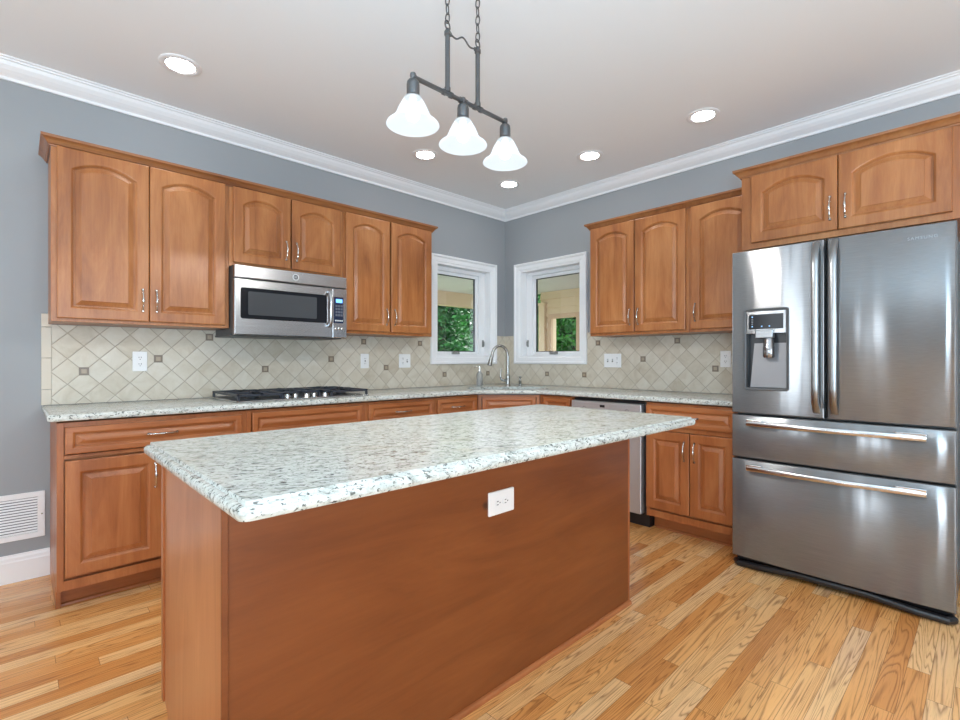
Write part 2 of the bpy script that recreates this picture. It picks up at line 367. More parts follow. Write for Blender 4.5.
# crown moulding and baseboard: mitred profile swept along the walls
def run(prof, pts, name, mat, closed=False):
    """prof: (distance from wall, z); pts: wall corners counter-clockwise, room on the left"""
    rings = []
    n = len(pts)
    for i in range(n):
        p = Vector(pts[i])
        a = (p - Vector(pts[i-1])).normalized() if i else (Vector(pts[1]) - p).normalized()
        c = (Vector(pts[(i+1) % n]) - p).normalized() if i < n-1 else a
        na, nc = Vector((-a.y, a.x)), Vector((-c.y, c.x)); k = na + nc; k = k / k.dot(na)
        rings.append([(p.x + k.x*d, p.y + k.y*d, z) for d, z in prof])
    return MB().loft(rings).build(name, mat)
crown = [(0, 2.607), (.010, 2.607), (.012, 2.622), (.020, 2.628), (.030, 2.634), (.046, 2.646), (.062, 2.664), (.070, 2.680), (.078, 2.683), (.080, 2.690), (.090, 2.692), (.090, 2.6995), (0, 2.6995)]
CORN = [(0, YS), (0, 0), (XW, 0)]
struct(run(crown, CORN, 'trim_1', WHITE))
base = [(0, 0), (.016, 0), (.016, .105), (.013, .112), (.012, .125), (.007, .135), (.006, .143), (0, .143)]
struct(run(base, [(-3.585, 0), (XW, 0)], 'baseboard_left', WHITE))
struct(run(base, [(0, YS), (0, -3.9)], 'baseboard_right', WHITE))

# ------------------------------------------------------------------ windows
def window(name, loc, rz, x0, x1, g0, g1):
    """local x along the wall, -y into the room; x0..x1 outer casing, g0..g1 glass"""
    r = sempty(name, loc, rz); cw = .075; z0, z1 = 1.12, 2.13
    ox0, ox1, oz0, oz1 = x0+cw, x1-cw, z0+cw, z1-cw
    def frame(mb, a0, a1, b0, b1, i0, i1, j0, j1, y0, y1):
        rg = lambda p, q, s, t, y: [(p, y, s), (q, y, s), (q, y, t), (p, y, t)]
        mb.loft([rg(a0, a1, b0, b1, y1), rg(a0, a1, b0, b1, y0), rg(i0, i1, j0, j1, y0), rg(i0, i1, j0, j1, y1), rg(a0, a1, b0, b1, y1)], True, False, False)
    mb = MB(); rg = lambda d, y: [(x0+d, y, z0+d), (x1-d, y, z0+d), (x1-d, y, z1-d), (x0+d, y, z1-d)]
    mb.loft([rg(0, -.0015), rg(0, -.026), rg(.004, -.030), rg(.018, -.030), rg(.022, -.022), rg(.030, -.018), rg(.060, -.016), rg(.066, -.011), rg(cw, -.010), rg(cw, -.0015), rg(0, -.0015)], True, False, False)
    mb.build('casing', WHITE, r)
    mb = MB(); frame(mb, ox0-.004, ox1+.004, oz0-.004, oz1+.004, ox0+.008, ox1-.008, oz0+.008, oz1-.008, -.008, .16); mb.build('jamb', WHITE, r)
    mb = MB(); frame(mb, ox0+.009, ox1-.009, oz0+.009, oz1-.009, g0-.035, g1+.035, 1.215, 2.01, .075, .13)
    mb.build('outer_frame', WHITE, r, .003)
    mb = MB(); frame(mb, g0-.034, g1+.034, 1.216, 2.009, g0, g1, 1.24, 1.977, .090, .125); mb.build('sash', WHITE, r, .003)
    mb = MB(); frame(mb, g0+.0005, g1-.0005, 1.2405, 1.9765, g0+.006, g1-.006, 1.2465, 1.9705, .097, .116); lab(mb.build('gasket', BLACK, r), 'thin black glazing gasket')
    mb = MB(); mb.box(g0+.001, g1-.001, .104, .108, 1.241, 1.976); lab(mb.build('glass', GLASS, r), 'clear window pane')
    c = (g0+g1)/2 - .02
    mb = MB(); mb.box(c-.045, c+.045, .055, .074, 1.214, 1.238); mb.tube([(c+.03, .06, 1.235), (c, .05, 1.243), (c-.05, .05, 1.240)], .006); lab(mb.build('crank_handle', NICKEL, r, .003), 'grey crank handle')
    e = (g1+.085) if x0 < -.9 else (g0-.085)
    mb = MB(); mb.box(e-.008, e+.008, .060, .0745, 1.29, 1.36); mb.box(e-.005, e+.005, .048, .0605, 1.30, 1.345); lab(mb.build('sash_lock', NICKEL, r, .002), 'small grey sash lock')
    return r
window('window_1', (0, 0, 0), 0, -.995, -.147, -.876, -.345)
window('window_2', (0, 0, 0), -PI/2, .145, 1.02, .34, .875)
# unseen openings added for fill and fridge streaks: plain white frames round them
for i, (a, c) in enumerate(((-5.6, -4.2), (-2.56, -2.34), (-1.25, -.85))):
    mb = MB()
    for p, q, s, t in ((a-.07, a, .53, 2.37), (c, c+.07, .53, 2.37), (a, c, .53, .6), (a, c, 2.3, 2.37)): mb.box(XW+.001, XW+.02, p, q, s, t)
    r = struct(mb.build('window_%d' % (i+3), WHITE))
mb = MB()
for p, q, s, t in ((-5.08, -5.0, .0, 2.43), (-1.8, -1.72, .0, 2.43), (-5.0, -1.8, 2.35, 2.43), (-3.44, -3.36, .12, 2.35)): mb.box(p, q, YS+.001, YS+.02, s, t)
struct(mb.build('rear_opening_frame', WHITE))  # frame of an unseen rear opening, added for the fill light

# ------------------------------------------------------------------ cabinetry
def pull(parent, x, y, z, L=.118, horiz=False):
    """bow pull with flared feet, standing off -y"""
    mb = MB(); n = 22; pts = []; rad = []
    for i in range(n+1):
        t = i/n; u = (t-.5)*L; dy = .026*math.sin(PI*t)**.6 if 0 < t < 1 else 0
        pts.append((u, -dy, 0)); c = abs(t-.5)*2
        rad.append(.0034 + .0028*max(0, 1-(c/.35)**2) + .0016*max(0, 1-((c-.62)/.10)**2) + (.003 if c > .9 else 0))
    mb.tube(pts, rad, 10)
    for s in (-1, 1):
        q = Matrix.Rotation(PI/2, 4, 'X')
        mb.lathe([(.0075, 0), (.0075, .003), (.005, .006), (.0055, .010), (.003, .013)], (s*L/2, 0, 0), 12, 0, True, q)
    if not horiz: mb.v = [(vz, vy, vx) for vx, vy, vz in mb.v]
    mb.v = [(a+x, b+y, c+z) for a, b, c in mb.v]
    return lab(mb.build('handle', CHROME, parent, 0, True), 'polished nickel bow pull')
def panel_mesh(w, h, rise=0, stile=.058, rail=.058, t=.021, n=14, raised=True):
    """raised-panel door in the xz plane, corner at the origin, back at y=0, front at y=-t"""
    mb = MB(); rings = []
    def outer(d, y):
        return [(d, y, d), (w-d, y, d)] + [(w-d-(w-2*d)*i/n, y, h-d) for i in range(n+1)]
    def inner(d, y):
        x0, x1, z0 = stile+d, w-stile-d, rail+d; zs = h - rail - rise; xc, hw = w/2, (w-2*stile)/2
        o = [(x0, y, z0), (x1, y, z0)]
        for i in range(n+1):
            x = x1 - (x1-x0)*i/n; u = (x-xc)/hw
            o.append((x, y, zs + rise*(1-u*u) - d*(1 if not rise else 1.02)))
        return o
    rings = [outer(0, 0), outer(0, -t+.004), outer(.0015, -t+.0015), outer(.005, -t), inner(-.006, -t), inner(-.003, -t+.001), inner(.005, -t+.0075), inner(.006, -t+.0130), inner(.012, -t+.0130)]
    if raised: rings += [inner(.0135, -t+.0105), inner(.034, -t+.003), inner(.0355, -t+.0003), inner(.037, -t+.0001)]
    mb.loft(rings); return mb
def door(parent, x, z, w, h, y, side=None, top=False, rise=.045, mat=None, stile=.058):
    o = panel_mesh(w, h, rise, stile).build('door', mat or wood_v, parent); o.location = (x, y, z)
    if side: pull(o, w-.030 if side == 'r' else .030, -.020, (h-.115) if top else .115)
    return o
def drawer(parent, x, z, w, h, y, handle=True, mat=None, name='drawer'):
    o = panel_mesh(w, h, 0, .032, .030).build(name, mat or base_h, parent); o.location = (x, y, z)
    if handle: pull(o, w/2, -.020, h/2, .125, True)
    return o
def face_frame(parent, w, z0, z1, d, mat, stiles=(.04, .04), rails=(), mids=(), top=.04, bot=.03):
    mb = MB(); y0, y1 = -d, -d+.019
    mb.box(0, stiles[0], y0, y1, z0, z1); mb.box(w-stiles[1], w, y0, y1, z0, z1)
    for a, b in ((z0, z0+bot), (z1-top, z1)) + tuple(rails): mb.box(stiles[0], w-stiles[1], y0, y1, a, b)
    for a, b in mids: mb.box(a, b, y0, y1, z0+bot, z1-top)
    return mb.build('face_frame', mat, parent, .0012)
def carcass(parent, w, z0, z1, d, mat, y=-.002):
    mb = MB(); mb.box(.001, w-.001, y, -d+.0195, z0, z1); return mb.build('carcass', mat, parent, .001)
UZ0, UZ1, UD = 1.352, 2.238, .305
GW = 'wall cabinets'
def upper(label, loc, rz, w, z0, z1, d, doors, name='wall_cabinet', rise=.045, st=(.03, .03), mids=()):
    r = thing(name, label, 'cabinet', loc, rz, None); r.location.z = 0
    carcass(r, w, z0, z1, d, wood_v); face_frame(r, w, z0, z1, d, wood_v, st, (), mids, .035, .036)
    for x, dw, a, b, s in doors: door(r, x, a, dw, b-a, -d-.0005, s, False, rise)
    return r
# left wall (y = 0), fronts look towards -y
upper('tall honey-brown wall cabinet with two arched doors at left end of range wall', (-3.593, 0, 0), 0, .817, UZ0, UZ1, UD,
      [(.022, .384, 1.368, 2.224, 'r'), (.409, .384, 1.368, 2.224, 'l')])
upper('short wall cabinet with two arched doors directly above the microwave', (-2.775, 0, 0), 0, .754, 1.735, UZ1, UD,
      [(.020, .352, 1.760, 2.222, 'r'), (.381, .352, 1.760, 2.222, 'l')])
upper('tall wall cabinet with two arched doors between microwave and left window', (-2.020, 0, 0), 0, .808, UZ0, UZ1, UD,
      [(.018, .370, 1.372, 2.222, 'r'), (.402, .388, 1.372, 2.222, 'l')])
# right wall (x = 0), fronts look towards -x; local x runs towards the fridge
upper('tall wall cabinet with two arched doors just right of the right window', (0, -1.252, 0), -PI/2, .806, UZ0, UZ1, UD,
      [(.010, .386, 1.372, 2.222, 'r'), (.404, .386, 1.372, 2.222, 'l')])
upper('wall cabinet with one visible arched door right beside the fridge', (0, -2.059, 0), -PI/2, .438, UZ0, UZ1, UD,
      [(.022, .398, 1.372, 2.222, 'l')])
FD = .63
upper('deep wide cabinet with two arched doors above the fridge', (0, -2.508, 0), -PI/2, .925, 1.80, UZ1, FD,
      [(.055, .408, 1.832, 2.216, 'r'), (.468, .422, 1.832, 2.216, 'l')], 'fridge_cabinet', .05, (.07, .05), ((.445, .49),))
# cabinet crowns
def cab_crown(name, label, pts):
    prof = [(0, UZ1-.018), (.006, UZ1-.018), (.007, UZ1-.011), (.012, UZ1-.008), (.015, UZ1-.002), (.022, UZ1+.008), (.031, UZ1+.015), (.036, UZ1+.017), (.037, UZ1+.030), (0, UZ1+.030)]
    o = run(prof, pts, name, wood_cr); return tag(o, label, 'crown moulding')
wood_cr = wood('crown_wood', (.36, .155, .055), (.27, .10, .032), (.17, .055, .018), 'x', .35, .3)
# (room on the left of the walking direction)
cab_crown('cabinet_crown', 'dark wooden crown moulding along tops of the range wall cabinets', [(-1.210, -.004), (-1.210, -UD-.0008), (-3.595, -UD-.0008), (-3.595, -.004)])
cab_crown('cabinet_crown', 'wooden crown moulding along cabinet tops between right window and fridge', [(-UD-.0008, -2.436), (-UD-.0008, -1.250), (-.004, -1.250)])
cab_crown('cabinet_crown', 'wooden crown moulding on the deep cabinet above the fridge', [(-FD-.0008, -3.434), (-FD-.0008, -2.506), (-.39, -2.506)])

# base cabinets -----------------------------------------------------------
BD, BZ = .61, .872
def lower(label, loc, rz, w, fronts, mids=(), rails=(), toe=True, z0=.105, z1=BZ, d=BD, name='base_cabinet', foot=(False, False), st=(.025, .025), depth_back=.002):
    r = thing(name, label, 'cabinet', loc, rz)
    carcass(r, w, z0, z1, d, base_v, -depth_back); face_frame(r, w, z0, z1, d, base_v, st, rails, mids, .022, .045)
    for k, x, a, fw_, fh, s in fronts:
        if k == 'door': door(r, x, a, fw_, fh, -d-.0005, s, True, 0, base_v)
        else: drawer(r, x, a, fw_, fh, -d-.0005, s, base_h, 'drawer' if s else 'false_drawer_front')
    mb = MB(); mb.box(0, w, -depth_back, -d+.112, 0, z0-.0005)
    for f, x in zip(foot, (0, w-.019)):
        if f: mb.box(x, x+.019, -d+.112, -d+.085, 0, z0-.0005)
    mb.loft([[(0.02, -d+.1125, 0), (0.02, -d+.100, 0), (0.02, -d+.102, .010), (0.02, -d+.1125, .016)], [(w, -d+.1125, 0), (w, -d+.100, 0), (w, -d+.102, .010), (w, -d+.1125, .016)]])
    mb.build('toe_kick', base_h, r, .001); return r
lower('base cabinet with one long drawer over two doors at left end of range wall', (-3.585, 0, 0), 0, .811,
      [('drawer', .028, .728, .756, .124, True), ('door', .028, .168, .375, .530, 'r'), ('door', .409, .168, .375, .530, 'l')], (), ((.705, .722),), foot=(True, False))
lower('base cabinet with a wide false drawer front under the gas cooktop', (-2.773, 0, 0), 0, .759,
      [('drawer', .028, .728, .703, .128, False), ('door', .028, .168, .348, .530, 'r'), ('door', .383, .168, .348, .530, 'l')], (), ((.705, .722),))
lower('base cabinet with one drawer just right of the cooktop cabinet', (-2.013, 0, 0), 0, .588,
      [('drawer', .018, .728, .556, .128, True), ('door', .018, .168, .276, .530, 'r'), ('door', .298, .168, .276, .530, 'l')], (), ((.705, .722),))
lower('narrow base cabinet with one drawer left of the corner sink', (-1.424, 0, 0), 0, .452,
      [('drawer', .020, .728, .405, .128, True), ('door', .020, .168, .405, .530, 'r')], (), ((.705, .722),))
lower('narrow base cabinet with one drawer between corner sink and dishwasher', (0, -.972, 0), -PI/2, .318,
      [('drawer', .046, .728, .262, .128, True), ('door', .046, .168, .262, .530, 'l')], (), ((.705, .722),))
lower('base cabinet with a drawer over two doors between dishwasher and fridge', (0, -1.902, 0), -PI/2, .592,
      [('drawer', .006, .722, .566, .134, True), ('door', .006, .168, .290, .520, 'r'), ('door', .301, .168, .270, .520, 'l')], (), ((.690, .720),))
# diagonal corner sink base: front from (-.97,-.61) to (-.61,-.97)
r = thing('sink_base_cabinet', 'angled corner base cabinet with false drawer front under the sink', 'cabinet', (-.970, -.610, 0), -PI/4)
dl = .36*math.sqrt(2)
pts = [(-.97, -.612), (-.612, -.97), (-.003, -.97), (-.003, -.003), (-.97, -.003)]
def tolocal(p): q = Matrix.Rotation(PI/4, 3, 'Z') @ Vector((p[0]+.97, p[1]+.61, 0)); return (q.x, q.y)
pl = [tolocal(p) for p in pts]; pl[0] = (pl[0][0]+.002, .0195); pl[1] = (pl[1][0]-.002, .0195)
MB().loft([[(x, y, .105) for x, y in pl], [(x, y, .66) for x, y in pl]]).build('carcass', base_v, r)
mb = MB()
for a in ((.002, .03, .105, BZ), (dl-.03, dl-.002, .105, BZ), (.03, dl-.03, .105, .150), (.03, dl-.03, .705, .722), (.03, dl-.03, BZ-.022, BZ)): mb.box(a[0], a[1], 0, .019, a[2], a[3])
mb.build('face_frame', base_v, r, .0012)
drawer(r, .036, .728, dl-.072, .128, -.0005, False, base_h, 'false_drawer_front')
door(r, .036, .168, dl/2-.039, .53, -.0005, 'r', True, 0, base_v); door(r, dl/2+.003, .168, dl/2-.039, .53, -.0005, 'l', True, 0, base_v)
mb = MB(); mb.box(.03, dl-.03, .112, .132, 0, .1045); mb.build('toe_kick', base_h, r)

# ------------------------------------------------------------------ worktop
def slab(loop, holes, ztop, prof, name, mat, parent=None):
    """loop ccw polygon; prof: list of (inset, depth below top) from underside to top"""
    bm = bmesh.new(); prev = None; first = None
    for d, dz in prof:
        ring = [bm.verts.new((x, y, ztop-dz)) for x, y in (offset(loop, d) if d else loop)]
        if prev:
            for i in range(len(ring)): bm.faces.new((prev[i], prev[(i+1) % len(ring)], ring[(i+1) % len(ring)], ring[i]))
        else: first = ring
        prev = ring
    n = len(prev); z0 = ztop - prof[0][1]
    top_e = [bm.edges.get((prev[i], prev[(i+1) % n])) for i in range(n)]; bot_e = [bm.edges.get((first[i], first[(i+1) % n])) for i in range(n)]
    for hl in holes:
        a = [bm.verts.new((x, y, ztop)) for x, y in hl]; c = [bm.verts.new((x, y, z0)) for x, y in hl]; k = len(hl)
        for i in range(k): bm.faces.new((a[i], a[(i+1) % k], c[(i+1) % k], c[i]))
        top_e += [bm.edges.get((a[i], a[(i+1) % k])) for i in range(k)]; bot_e += [bm.edges.get((c[i], c[(i+1) % k])) for i in range(k)]
    bmesh.ops.triangle_fill(bm, use_beauty=True, use_dissolve=False, edges=top_e); bmesh.ops.triangle_fill(bm, use_beauty=True, use_dissolve=False, edges=bot_e)
    bmesh.ops.recalc_face_normals(bm, faces=bm.faces)
    me = bpy.data.meshes.new(name); bm.to_mesh(me); bm.free(); me.materials.append(mat); shade(me, .6)
    o = bpy.data.objects.new(name, me); COL.objects.link(o)
    if parent: o.parent = parent
    return o
CZ = .914
def rot45(u, v): return (.7071*(u+v), .7071*(v-u))
sinkc = -.86; su, sv = .345, .19
hole = [rot45(u, v+sinkc) for u, v in rrect(-su, su, -sv, sv, .07)]
arc = []
P0, P1, P2 = Vector((-1.03, -.652)), Vector((-.800, -.800)), Vector((-.652, -1.03))
for i in range(9):
    t = i/8; arc.append(tuple(P0*(1-t)**2 + P1*2*t*(1-t) + P2*t*t))
loop = [(-3.618, -.0025), (-3.618, -.640), (-3.606, -.652)] + arc + [(-.652, -2.494), (-.0025, -2.494), (-.0025, -.0025)]
ct = slab(loop, [hole], CZ, [(.006, .032), (.002, .030), (0, .025), (0, .010), (.002, .005), (.005, .002), (.010, 0)], 'worktop', GRAN)
tag(ct, 'pale speckled granite worktop running round the corner along both walls', 'countertop')

# ------------------------------------------------------------------ backsplash
def splash(label, axis, rects, mat, accents, border=None):
    r = thing('backsplash', label, 'backsplash')
    mb = MB()
    for a0, a1, z0, z1 in rects:
        if axis == 'x': mb.box(a0, a1, -.0095, -.0012, z0, z1)
        else: mb.box(-.0095, -.0012, a0, a1, z0, z1)
    mb.build('tile_field', mat, r)
    if border:
        for z0, z1 in border:
            mb = MB(); mb.box(-3.620, -3.5785, -.0125, -.0012, z0, z1); lab(mb.build('border_tile', TILE_B, r, .002), 'plain tan stone border tile')
    for a, z in accents:
        mb = MB(); s = .0225
        for k, (q, y0, y1) in enumerate(((s, -.0125, -.0085), (.012, -.0145, -.0120))):
            if axis == 'x': mb.box(a-q, a+q, y0, y1, z-q, z+q, k)
            else: mb.box(y0, y1, a-q, a+q, z-q, z+q, k)
        lab(mb.build('accent_tile', [ACC, ACC2], r, .0015), 'small square brown metallic accent tile')
    return r
zb, zt = CZ+.0015, 1.405
dL = .0706; LX = lambda i: -3.442 + dL*i; ZZ = lambda j: 1.024 + dL*j
splash('cream diagonal tile backsplash with brown accents behind the cooktop', 'x',
       [(-3.578, -3.5765, zb, zt), (-3.5765, -.9965, zb, 1.350), (-2.772, -2.022, 1.3502, 1.405), (-.9965, -.1435, zb, 1.1185), (-.1435, -.0098, zb, zt), (-1.209, -.9965, 1.3502, zt)], TILE_L,
       [(LX(i), ZZ(j)) for i, j in ((0, 1), (5, 2), (9, 4), (14, 1), (21, 2), (25, 4), (28, 1), (33, 4), (37, 0), (45, 0))], [(zb, .998), (1.0, 1.168), (1.17, 1.335), (1.337, 1.408)])
dR = .0710; RY = lambda i: -.565 - dR*i
splash('cream diagonal tile backsplash with brown accents under the right wall cabinets', 'y',
       [(-2.500, -1.0215, zb, 1.350), (-1.250, -1.0215, 1.3502, zt), (-1.0215, -.1435, zb, 1.1185), (-.1435, -.0012, zb, zt)], TILE_R,
       [(RY(i), 1.024 + dR*j) for i, j in ((0, 0), (6, 0), (8, 4), (14, 2), (18, 4), (22, 1))])

# ------------------------------------------------------------------ outlets and switches
def duplex(mb, cx, cz, horiz=False):
    for s in (-1, 1):
        x, z = (cx, cz + s*.0195) if not horiz else (cx + s*.0195, cz)
        pts = [(x + .0155*math.cos(t), z + .0135*math.sin(t)) for t in [2*PI*k/16 for k in range(16)]]
        mb.loft([[(a, -.0055, c) for a, c in pts], [(a, -.0082, c) for a, c in pts]], True, True, True, 0)
        if horiz: bars = ((x-.004, z+.0055, .0042, .0014), (x-.004, z-.0055, .0042, .0014), (x+.007, z, .0022, .0022))
        else: bars = ((x-.0055, z+.004, .0014, .0042), (x+.0055, z+.004, .0014, .0042), (x, z-.007, .0022, .0022))
        for a, c, p, q in bars: mb.box(a-p, a+p, -.0086, -.0080, c-q, c+q, 1)
def plate(label, loc, rz, w, h, kinds, cat, horiz=False, name='wall_outlet'):
    r = thing(name, label, cat, loc, rz)
    mb = MB(); mb.loft([[(x, -.0004, z) for x, z in rrect(-w/2, w/2, -h/2, h/2, .004, 3)], [(x, -.004, z) for x, z in rrect(-w/2, w/2, -h/2, h/2, .004, 3)], [(x, -.006, z) for x, z in rrect(-w/2+.003, w/2-.003, -h/2+.003, h/2-.003, .004, 3)]])
    mb.build('face_plate', PLATE, r)
    n = len(kinds); st = .046 if n > 1 else 0
    for i, k in enumerate(kinds):
        cx = (i-(n-1)/2)*st; mb = MB()
        if k == 'd': duplex(mb, cx, 0, horiz); mb.build('socket', [PLATE, SLOT], r)
        elif k == 't':
            mb.box(cx-.006, cx+.006, -.0066, -.0052, -.013, .013, 1); mb.box(cx-.004, cx+.004, -.015, -.006, -.001, .009); mb.build('toggle_switch', [PLATE, SLOT], r)
        elif k == 'g':
            mb.box(cx-.0165, cx+.0165, -.0085, -.0055, -.033, .033)
            for s in (-1, 1):
                for a in (-.0055, .0055): mb.box(cx+a-.0013, cx+a+.0013, -.0089, -.0083, s*.02-.004, s*.02+.004, 1)
                mb.box(cx-.005, cx+.005, -.0095, -.0083, s*.004-.0025, s*.004+.0025, 1)
            mb.build('socket', [PLATE, SLOT], r)
    return r
plate('white duplex outlet on backsplash below the leftmost wall cabinet', (-3.182, -.0096, 1.150), 0, .073, .118, 'd', 'outlet')
plate('white single outlet on backsplash just right of the cooktop', (-1.668, -.0096, 1.150), 0, .073, .118, 'g', 'outlet')
plate('white double plate on backsplash left of the left window', (-1.277, -.0096, 1.150), 0, .117, .118, 'dt', 'switch plate', name='switch_plate')
plate('white triple plate with switches on backsplash right of the right window', (-.0096, -1.279, 1.153), -PI/2, .163, .118, 'ttd', 'switch plate', name='switch_plate')
plate('white duplex outlet on backsplash partly hidden by the fridge', (-.0096, -2.199, 1.165), -PI/2, .073, .118, 'd', 'outlet')
# ------------------------------------------------------------------ vent grille
r = thing('vent_grille', 'white slatted return vent low on the wall at left edge', 'vent', (-3.90, -.0005, .335))
mb = MB(); w2, h2 = .295, .1215
for a in ((-w2, w2, -h2, -h2+.028), (-w2, w2, h2-.028, h2), (-w2, -w2+.030, -h2+.028, h2-.028), (w2-.030, w2, -h2+.028, h2-.028)): mb.box(a[0], a[1], -.008, 0, a[2], a[3])
mb.build('frame', WHITE, r, .002)
mb = MB(); mb.box(-w2+.03, w2-.03, -.0012, -.0004, -h2+.028, h2-.028); lab(mb.build('backing', SLOT, r), 'dark gap behind the slats')
for k in range(13):
    z = -h2+.028 + (k+.5)*(2*h2-.056)/13; mb = MB()
    mb.loft([[(x, -.008, z-.0045), (x, -.0065, z-.0053), (x, -.0018, z+.0035), (x, -.0033, z+.0043)] for x in (-w2+.03, w2-.03)]); mb.build('slat', WHITE, r)
for s in (-1, 1):
    mb = MB(); mb.lathe([(.004, 0), (.004, .0015), (.002, .002)], (s*(w2-.012), -.008, 0), 10, 0, True, Matrix.Rotation(PI/2, 4, 'X')); mb.build('screw', NICKEL, r)

# ------------------------------------------------------------------ island
IX0, IX1, IY0, IY1 = -3.384, -1.600, -2.330, -1.740
r = thing('kitchen_island', 'long wooden kitchen island base under the granite top', 'island', (0, 0, 0))
mb = MB(); mb.box(IX0+.020, IX1-.012, IY0+.014, IY1-.022, .105, .8640); mb.box(IX0+.020, IX1-.012, IY0+.014, IY1-.075, 0, .105); mb.build('carcass', base_v, r)
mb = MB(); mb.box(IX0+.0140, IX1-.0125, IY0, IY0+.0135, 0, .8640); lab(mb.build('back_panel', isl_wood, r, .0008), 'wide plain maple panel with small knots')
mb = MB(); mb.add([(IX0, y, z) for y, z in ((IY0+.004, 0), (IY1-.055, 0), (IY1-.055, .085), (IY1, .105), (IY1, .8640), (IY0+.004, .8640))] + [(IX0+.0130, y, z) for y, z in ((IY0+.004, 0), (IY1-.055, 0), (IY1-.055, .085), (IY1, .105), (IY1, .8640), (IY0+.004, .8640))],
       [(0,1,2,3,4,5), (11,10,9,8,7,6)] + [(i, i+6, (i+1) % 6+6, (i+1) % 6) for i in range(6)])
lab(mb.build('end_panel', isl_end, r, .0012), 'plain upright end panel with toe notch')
mb = MB(); mb.box(IX0-.0005, IX0+.0135, IY0-.004, IY0+.0035, 0, .8640); mb.build('corner_strip', isl_wood, r, .0012)
mb = MB(); mb.box(IX0-.006, IX0+.0005, IY1-.022, IY1+.002, .106, .8640); mb.build('end_stile', base_v, r, .0012)
mb = MB(); mb.box(IX1-.012, IX1, IY0-.002, IY1-.02, 0, .8640); mb.build('end_panel', base_v, r, .0012)
mb = MB()
rg = lambda x: [(x, IY0-.0005, 0), (x, IY0-.013, 0), (x, IY0-.012, .008), (x, IY0-.007, .016), (x, IY0-.0005, .018)]
mb.loft([rg(IX0+.014), rg(IX1)]); mb.build('shoe_moulding', base_h, r)
mb = MB(); mb.box(IX0+.021, IX1-.013, IY1-.0215, IY1-.003, .106, .8640); mb.build('face_frame', base_v, r)
wd = (IX1-IX0-.06)/4
for k in range(4):
    o = panel_mesh(wd-.012, .52).build('door', base_v, r); o.location = (IX1-.02-k*wd, IY1-.0025, .16); o.rotation_euler = (0, 0, PI)
    o = panel_mesh(wd-.012, .13, 0, .032, .03).build('drawer', base_h, r); o.location = (IX1-.02-k*wd, IY1-.0025, .70); o.rotation_euler = (0, 0, PI)
isl_top = slab(rrect(-3.430, -1.480, -2.600, -1.680, .024), [], .900, [(.012, .0355), (.004, .034), (.0005, .028), (0, .021), (.002, .0145), (.006, .0105), (.0105, .0085), (.0150, .0080), (.0165, .0060), (.0170, .0015), (.0185, 0)], 'island_top', GRAN)
tag(isl_top, 'pale speckled granite island top with moulded edge', 'countertop')
plate('white sideways outlet on the island panel below the granite overhang', (-2.483, IY0-.0003, .661), 0, .128, .082, 'd', 'outlet', True)

# ------------------------------------------------------------------ sink, faucet, soap
r = thing('kitchen_sink', 'stainless undermount sink set in the corner worktop', 'sink', (.7071*sinkc, .7071*sinkc, 0), -PI/4)
mb = MB(); rr = lambda d, z: [(x, y, z) for x, y in rrect(-su-.002+d, su+.002-d, -sv-.002+d, sv+.002-d, .07)]
mb.loft([rr(-.010, .8800), rr(0.004, .8800), rr(.006, .78), rr(.012, .722), rr(.035, .705), rr(.15, .700)], True, False, True)
o = mb.build('basin', flat('sink_dark_steel', (.13, .135, .14), .35, 1), r, 0, True)
mb = MB(); mb.lathe([(.04, .701), (.04, .704), (.03, .704), (.026, .7015)], (0, 0, 0), 20); mb.build('drain', CHROME, r)
fx, fy = -.425, -.437
r = thing('kitchen_faucet', 'brushed nickel gooseneck faucet behind the corner sink', 'faucet', (fx, fy, CZ))
mb = MB(); mb.lathe([(.027, .0003), (.027, .006), (.022, .012), (.0195, .03), (.021, .075), (.022, .095), (.019, .105), (.0155, .112)], (0, 0, 0), 20); mb.build('body', NICKEL, r, 0, True)
dv = Vector((-.724, .45, 0)).normalized()*1.0; dv = Vector((-.90, .43, 0)).normalized()
pts = [(0, 0, .105), (0, 0, .20), (0, 0, .27)]; R = .078
for i in range(1, 13):
    a = PI*i/12 * .93; q = dv*(R - R*math.cos(a)); pts.append((q.x, q.y, .27 + R*1.35*math.sin(a)))
mb = MB(); mb.tube(pts, .0125, 12); mb.build('spout', NICKEL, r, 0, True)
e = Vector(pts[-1]); d2 = (e - Vector(pts[-2])).normalized()
mb = MB(); mb.tube([e - d2*.004, e + d2*.03, e + d2*.07, e + d2*.10, e + d2*.104], [.0135, .016, .020, .0225, .019], 14); mb.build('spray_head', NICKEL, r, 0, True)
lv = Vector((-.724, .69, 0))
mb = MB(); mb.tube([lv*.012+Vector((0, 0, .055)), lv*.035+Vector((0, 0, .056)), lv*.058+Vector((0, 0, .062)), lv*.070+Vector((0, 0, .09)), lv*.066+Vector((0, 0, .125)), lv*.062+Vector((0, 0, .165))], [.012, .012, .011, .008, .0055, .005], 10); mb.build('lever', NICKEL, r, 0, True)
r = thing('soap_bottle', 'clear soap pump bottle left of the faucet', 'soap bottle', (-.575, -.215, CZ))
mb = MB(); mb.lathe([(.028, .0003), (.031, .004), (.031, .10), (.028, .118), (.015, .130), (.012, .138)], (0, 0, 0), 18); mb.build('bottle', CLEAR, r, 0, True)
mb = MB(); mb.lathe([(.0275, .002), (.0295, .005), (.0295, .078), (.0275, .079)], (0, 0, 0), 18); lab(mb.build('liquid_soap', SOAP, r), 'grey liquid soap filling the lower half')
mb = MB(); mb.lathe([(.0135, .139), (.0135, .152), (.005, .154), (.005, .176), (.010, .177), (.010, .184)], (0, 0, 0), 14); mb.tube([(0, 0, .180), (-.03, .03, .180), (-.036, .036, .172)], .005, 8); lab(mb.build('pump', CHROME, r, 0, True), 'silver pump top')
